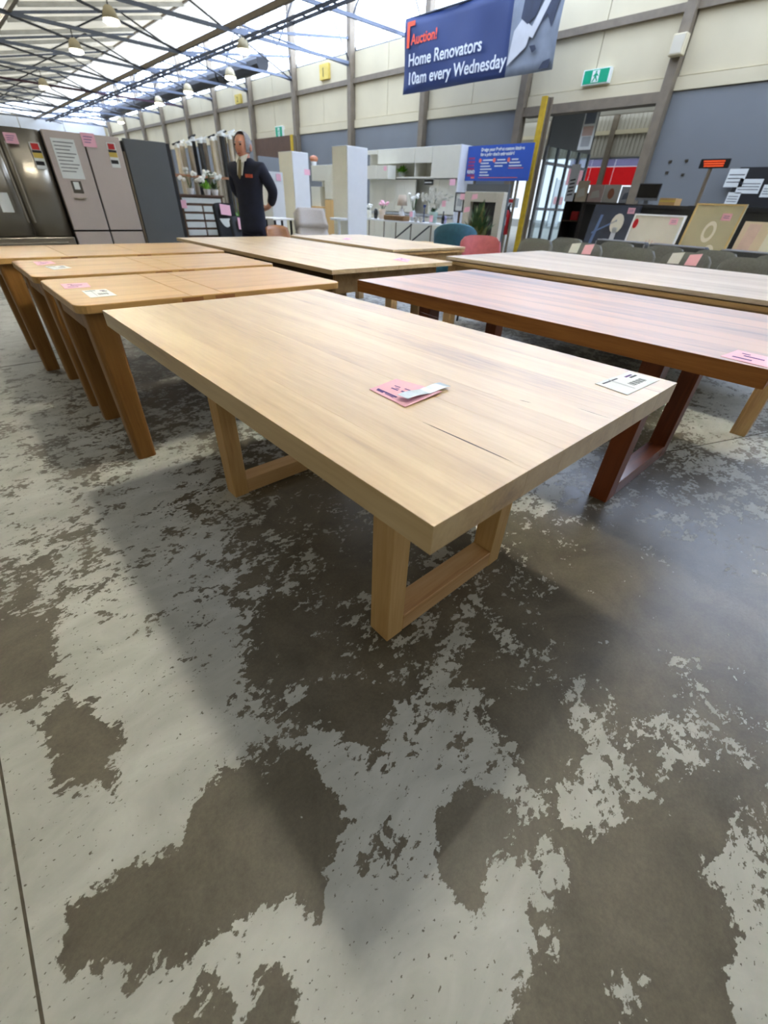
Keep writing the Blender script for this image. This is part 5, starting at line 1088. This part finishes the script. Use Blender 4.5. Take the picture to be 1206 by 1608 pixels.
# upright rolls in a rack
YR = 11.0; ra_, rb_ = PY(272, 300, YR).x-.1, PY(372, 300, YR).x+.35
r = thing('roll_rack', 'rack with a thin timber rail holding upright fabric rolls', 'rack', ((ra_+rb_)/2, YR, 0))
MB().bx(ra_, rb_, YR-.18, YR+.22, 0, .08).build('base', 'walnut', r); MB().bar((ra_, YR-.13, 1.42), (rb_, YR-.13, 1.42), .025, .04).build('rail', 'tape_brown', r); MB().bar((ra_, YR+.17, 1.42), (rb_, YR+.17, 1.42), .025, .04).build('rail', 'tape_brown', r)
for x in (ra_, rb_):
    for y in (YR-.15, YR+.19): MB().bx(x-.02, x+.02, y-.02, y+.02, .08, 1.46).build('post', 'walnut', r)
spec = [(276, 'roll_beige', 225), (287, 'roll_beige', 222), (296, 'roll_taupe', 222), (304, 'roll_black', 214), (312, 'roll_black', 218), (322, 'roll_taupe', 217), (331, 'roll_beige', 214), (339, 'roll_beige', 213), (346, 'roll_black', 207), (353, 'roll_taupe', 208), (359, 'roll_beige', 212), (366, 'roll_taupe', 206), (373, 'roll_taupe', 208)]
names = {'roll_beige': 'beige', 'roll_taupe': 'taupe', 'roll_black': 'black'}
ordn = ['first', 'second', 'third', 'fourth', 'fifth', 'sixth', 'seventh', 'eighth', 'ninth', 'tenth', 'eleventh', 'twelfth', 'thirteenth']
for k, (px, m, py) in enumerate(spec):
    c = PY(px, py, YR+.0); y = YR+(.09 if k % 2 else -.02); z = min(c.z, 2.4)
    q = thing('fabric_roll', f'upright {names[m]} fabric roll with white end, {ordn[k]} from the dark refrigerator', 'roll', (c.x, y, .08), group='upright fabric rolls in the rack')
    MB().cyl((c.x, y, .08), (c.x, y, z-.07), .05, n=12).build('roll', m, q, smooth=False); MB().lathe((c.x, y, z-.07), [(.052, 0), (.052, .05), (.03, .07)], 10).build('end_cap', 'white_card', q)
    MB().bar((c.x-.09, y-.02, z-.03), (c.x+.07, y-.02, z+.03), .02, .03).build('hook', 'white_card' if k % 3 or k > 9 else 'seal', q)

# ================================================================== the person
def skin_mesh(V, E, sub=2):
    me = bpy.data.meshes.new('skin'); me.from_pydata([v[:3] for v in V], E, []); o = bpy.data.objects.new('skin', me); COL.objects.link(o)
    o.modifiers.new('s', 'SKIN'); 
    for i, v in enumerate(V):
        s = me.skin_vertices[0].data[i]; s.radius = (v[3], v[4] if len(v) > 4 else v[3]); s.use_root = (i == 0)
    b = o.modifiers.new('d', 'SUBSURF'); b.levels = sub; b.render_levels = sub
    dg = bpy.context.evaluated_depsgraph_get(); dg.update(); out = bpy.data.meshes.new_from_object(o.evaluated_get(dg)); bpy.data.objects.remove(o); 
    for p in out.polygons: p.use_smooth = True
    return out
def skin_part(name, V, E, m, parent, sub=2):
    me = skin_mesh(V, E, sub); me.materials.clear(); me.materials.append(MATS[m]); o = bpy.data.objects.new(name, me); COL.objects.link(o); o.parent = parent; return o
pp = PZ(380, 208, 1.77)
pr = thing('person', 'person in dark navy jacket standing with hands behind the back', 'person', (pp.x, pp.y, 0))
# local frame: facing -y, the person's left is +x
V = [(0, .0, .95, .11, .08), (0, 0, 1.1, .11, .08), (0, 0, 1.26, .12, .085), (0, .01, 1.38, .09, .06), (0, 0, 1.47, .06, .062), (0, -.02, 1.54, .066, .078), (0, -.035, 1.61, .088, .108), (0, -.025, 1.69, .092, .114), (0, -.015, 1.75, .062, .08), (0, -.145, 1.61, .016, .02)]
E = [(0, 1), (1, 2), (2, 3), (3, 4), (4, 5), (5, 6), (6, 7), (7, 8), (6, 9)]
def chain(st, pts):
    k = len(V); V.extend(pts); E.append((st, k)); E.extend((k+i, k+i+1) for i in range(len(pts)-1)); return len(V)-1
for s in (-1, 1):
    chain(0, [(s*.1, 0, .86, .095), (s*.105, -.01, .5, .062), (s*.105, .02, .1, .045), (s*.11, -.06, .045, .042, .04), (s*.12, -.17, .035, .038, .03)])
    h = chain(3, [(s*.17, .02, 1.39, .045), (s*.27, .12, 1.19, .04), (s*.17, .2, 1.03, .034), (s*.1, .215, .99, .036, .02), (s*.05, .22, .975, .034, .016)])
    for f in range(4): chain(h, [(s*(.02), .225+.006*f, .955+.018*f, .0095), (-s*.02, .23+.006*f, .945+.018*f, .0085), (-s*.045, .225+.006*f, .943+.016*f, .0075)])
    chain(h-1, [(s*.08, .235, 1.02, .0105), (s*.045, .235, 1.035, .0085)])
skin_part('body', V, E, 'skin', pr)
J = [(0, 0, .68, .2, .16), (0, 0, .78, .2, .16), (0, 0, .95, .195, .155), (0, 0, 1.12, .19, .15), (0, 0, 1.28, .21, .155), (0, .01, 1.42, .19, .13), (0, .012, 1.5, .11, .105), (0, .01, 1.535, .088, .09)]
JE = [(i, i+1) for i in range(7)]
for s in (-1, 1):
    k = len(J); J += [(s*.2, .02, 1.415, .092), (s*.3, .125, 1.19, .076), (s*.17, .225, 1.035, .056)]; JE += [(5, k), (k, k+1), (k+1, k+2)]
skin_part('jacket', J, JE, 'navy_cloth', pr)
TV = [(0, 0, 1.0, .15, .115), (0, 0, .86, .15, .12)]; TE = [(0, 1)]
for s in (-1, 1): k = len(TV); TV += [(s*.1, 0, .78, .105), (s*.108, -.005, .48, .08), (s*.108, .02, .07, .07)]; TE += [(1, k), (k, k+1), (k+1, k+2)]
skin_part('trousers', TV, TE, 'navy_trouser', pr)
for s in (-1, 1): skin_part('shoe', [(s*.108, .05, .045, .045, .045), (s*.112, -.08, .04, .046, .038), (s*.12, -.2, .032, .04, .03)], [(0, 1), (1, 2)], 'black_plastic', pr, 1)
def lp(mb, name, m, **k):          # build a part given in the person's local frame
    o = mb.build(name, m, None, at=(0, 0, 0), **k); o.parent = pr; return o
hd = bpy.data.objects.new('hair', None)
# grey hair: a cap over the back and sides of the head
hair = MB(); n, mm_ = 18, 8; c0 = Vector((0, -.015, 1.655)); vs = []
for j in range(mm_+1):
    for i in range(n+1):
        a = math.radians(-125+250*i/n); e = math.radians(-38+118*j/mm_)
        front = max(0, math.cos(a*.5)) 
        vs.append(c0+Vector((.105*math.sin(a)*math.cos(e), .128*math.cos(a)*math.cos(e), .13*math.sin(e))))
fs = [(j*(n+1)+i, j*(n+1)+i+1, (j+1)*(n+1)+i+1, (j+1)*(n+1)+i) for j in range(mm_) for i in range(n)]
hair.add(vs, fs); lp(hair, 'hair', 'hair_grey', smooth=True)
for s in (-1, 1):
    lp(MB().sph((s*.098, .0, 1.625), (.015, .028, .04), 8, 6), 'ear', 'skin', smooth=True)
    lp(MB().sph((s*.038, -.134, 1.645), (.015, .009, .009), 8, 6), 'eye', 'eye_dark', smooth=True)
    lp(MB().bar((s*.018, -.14, 1.668), (s*.06, -.128, 1.671), .009, .008), 'eyebrow', 'hair_grey')
lp(MB().sph((0, -.134, 1.56), (.03, .01, .008), 8, 6), 'mouth', 'lip', smooth=True)
lp(MB().prism([(-.055, -.095, 1.53), (.055, -.095, 1.53), (.035, -.165, 1.34), (-.035, -.165, 1.34)], (0, -.012, 0)), 'shirt_front', 'shirt_white')
lp(MB().prism([(-.014, -.122, 1.50), (.014, -.122, 1.50), (.026, -.178, 1.34), (0, -.182, 1.3), (-.026, -.178, 1.34)], (0, -.008, 0)), 'tie', 'tie_gold')
for s in (-1, 1): lp(MB().prism([(s*.012, -.11, 1.53), (s*.085, -.06, 1.56), (s*.08, -.11, 1.49), (s*.035, -.145, 1.465)], (0, -.01, 0)), 'collar', 'shirt_white')
lp(MB().prism([(.08, -.165, 1.32), (.165, -.14, 1.32), (.165, -.136, 1.355), (.08, -.161, 1.355)], (0, -.014, 0)), 'badge', 'badge_red')
pr.rotation_euler = (0, 0, -1.05)
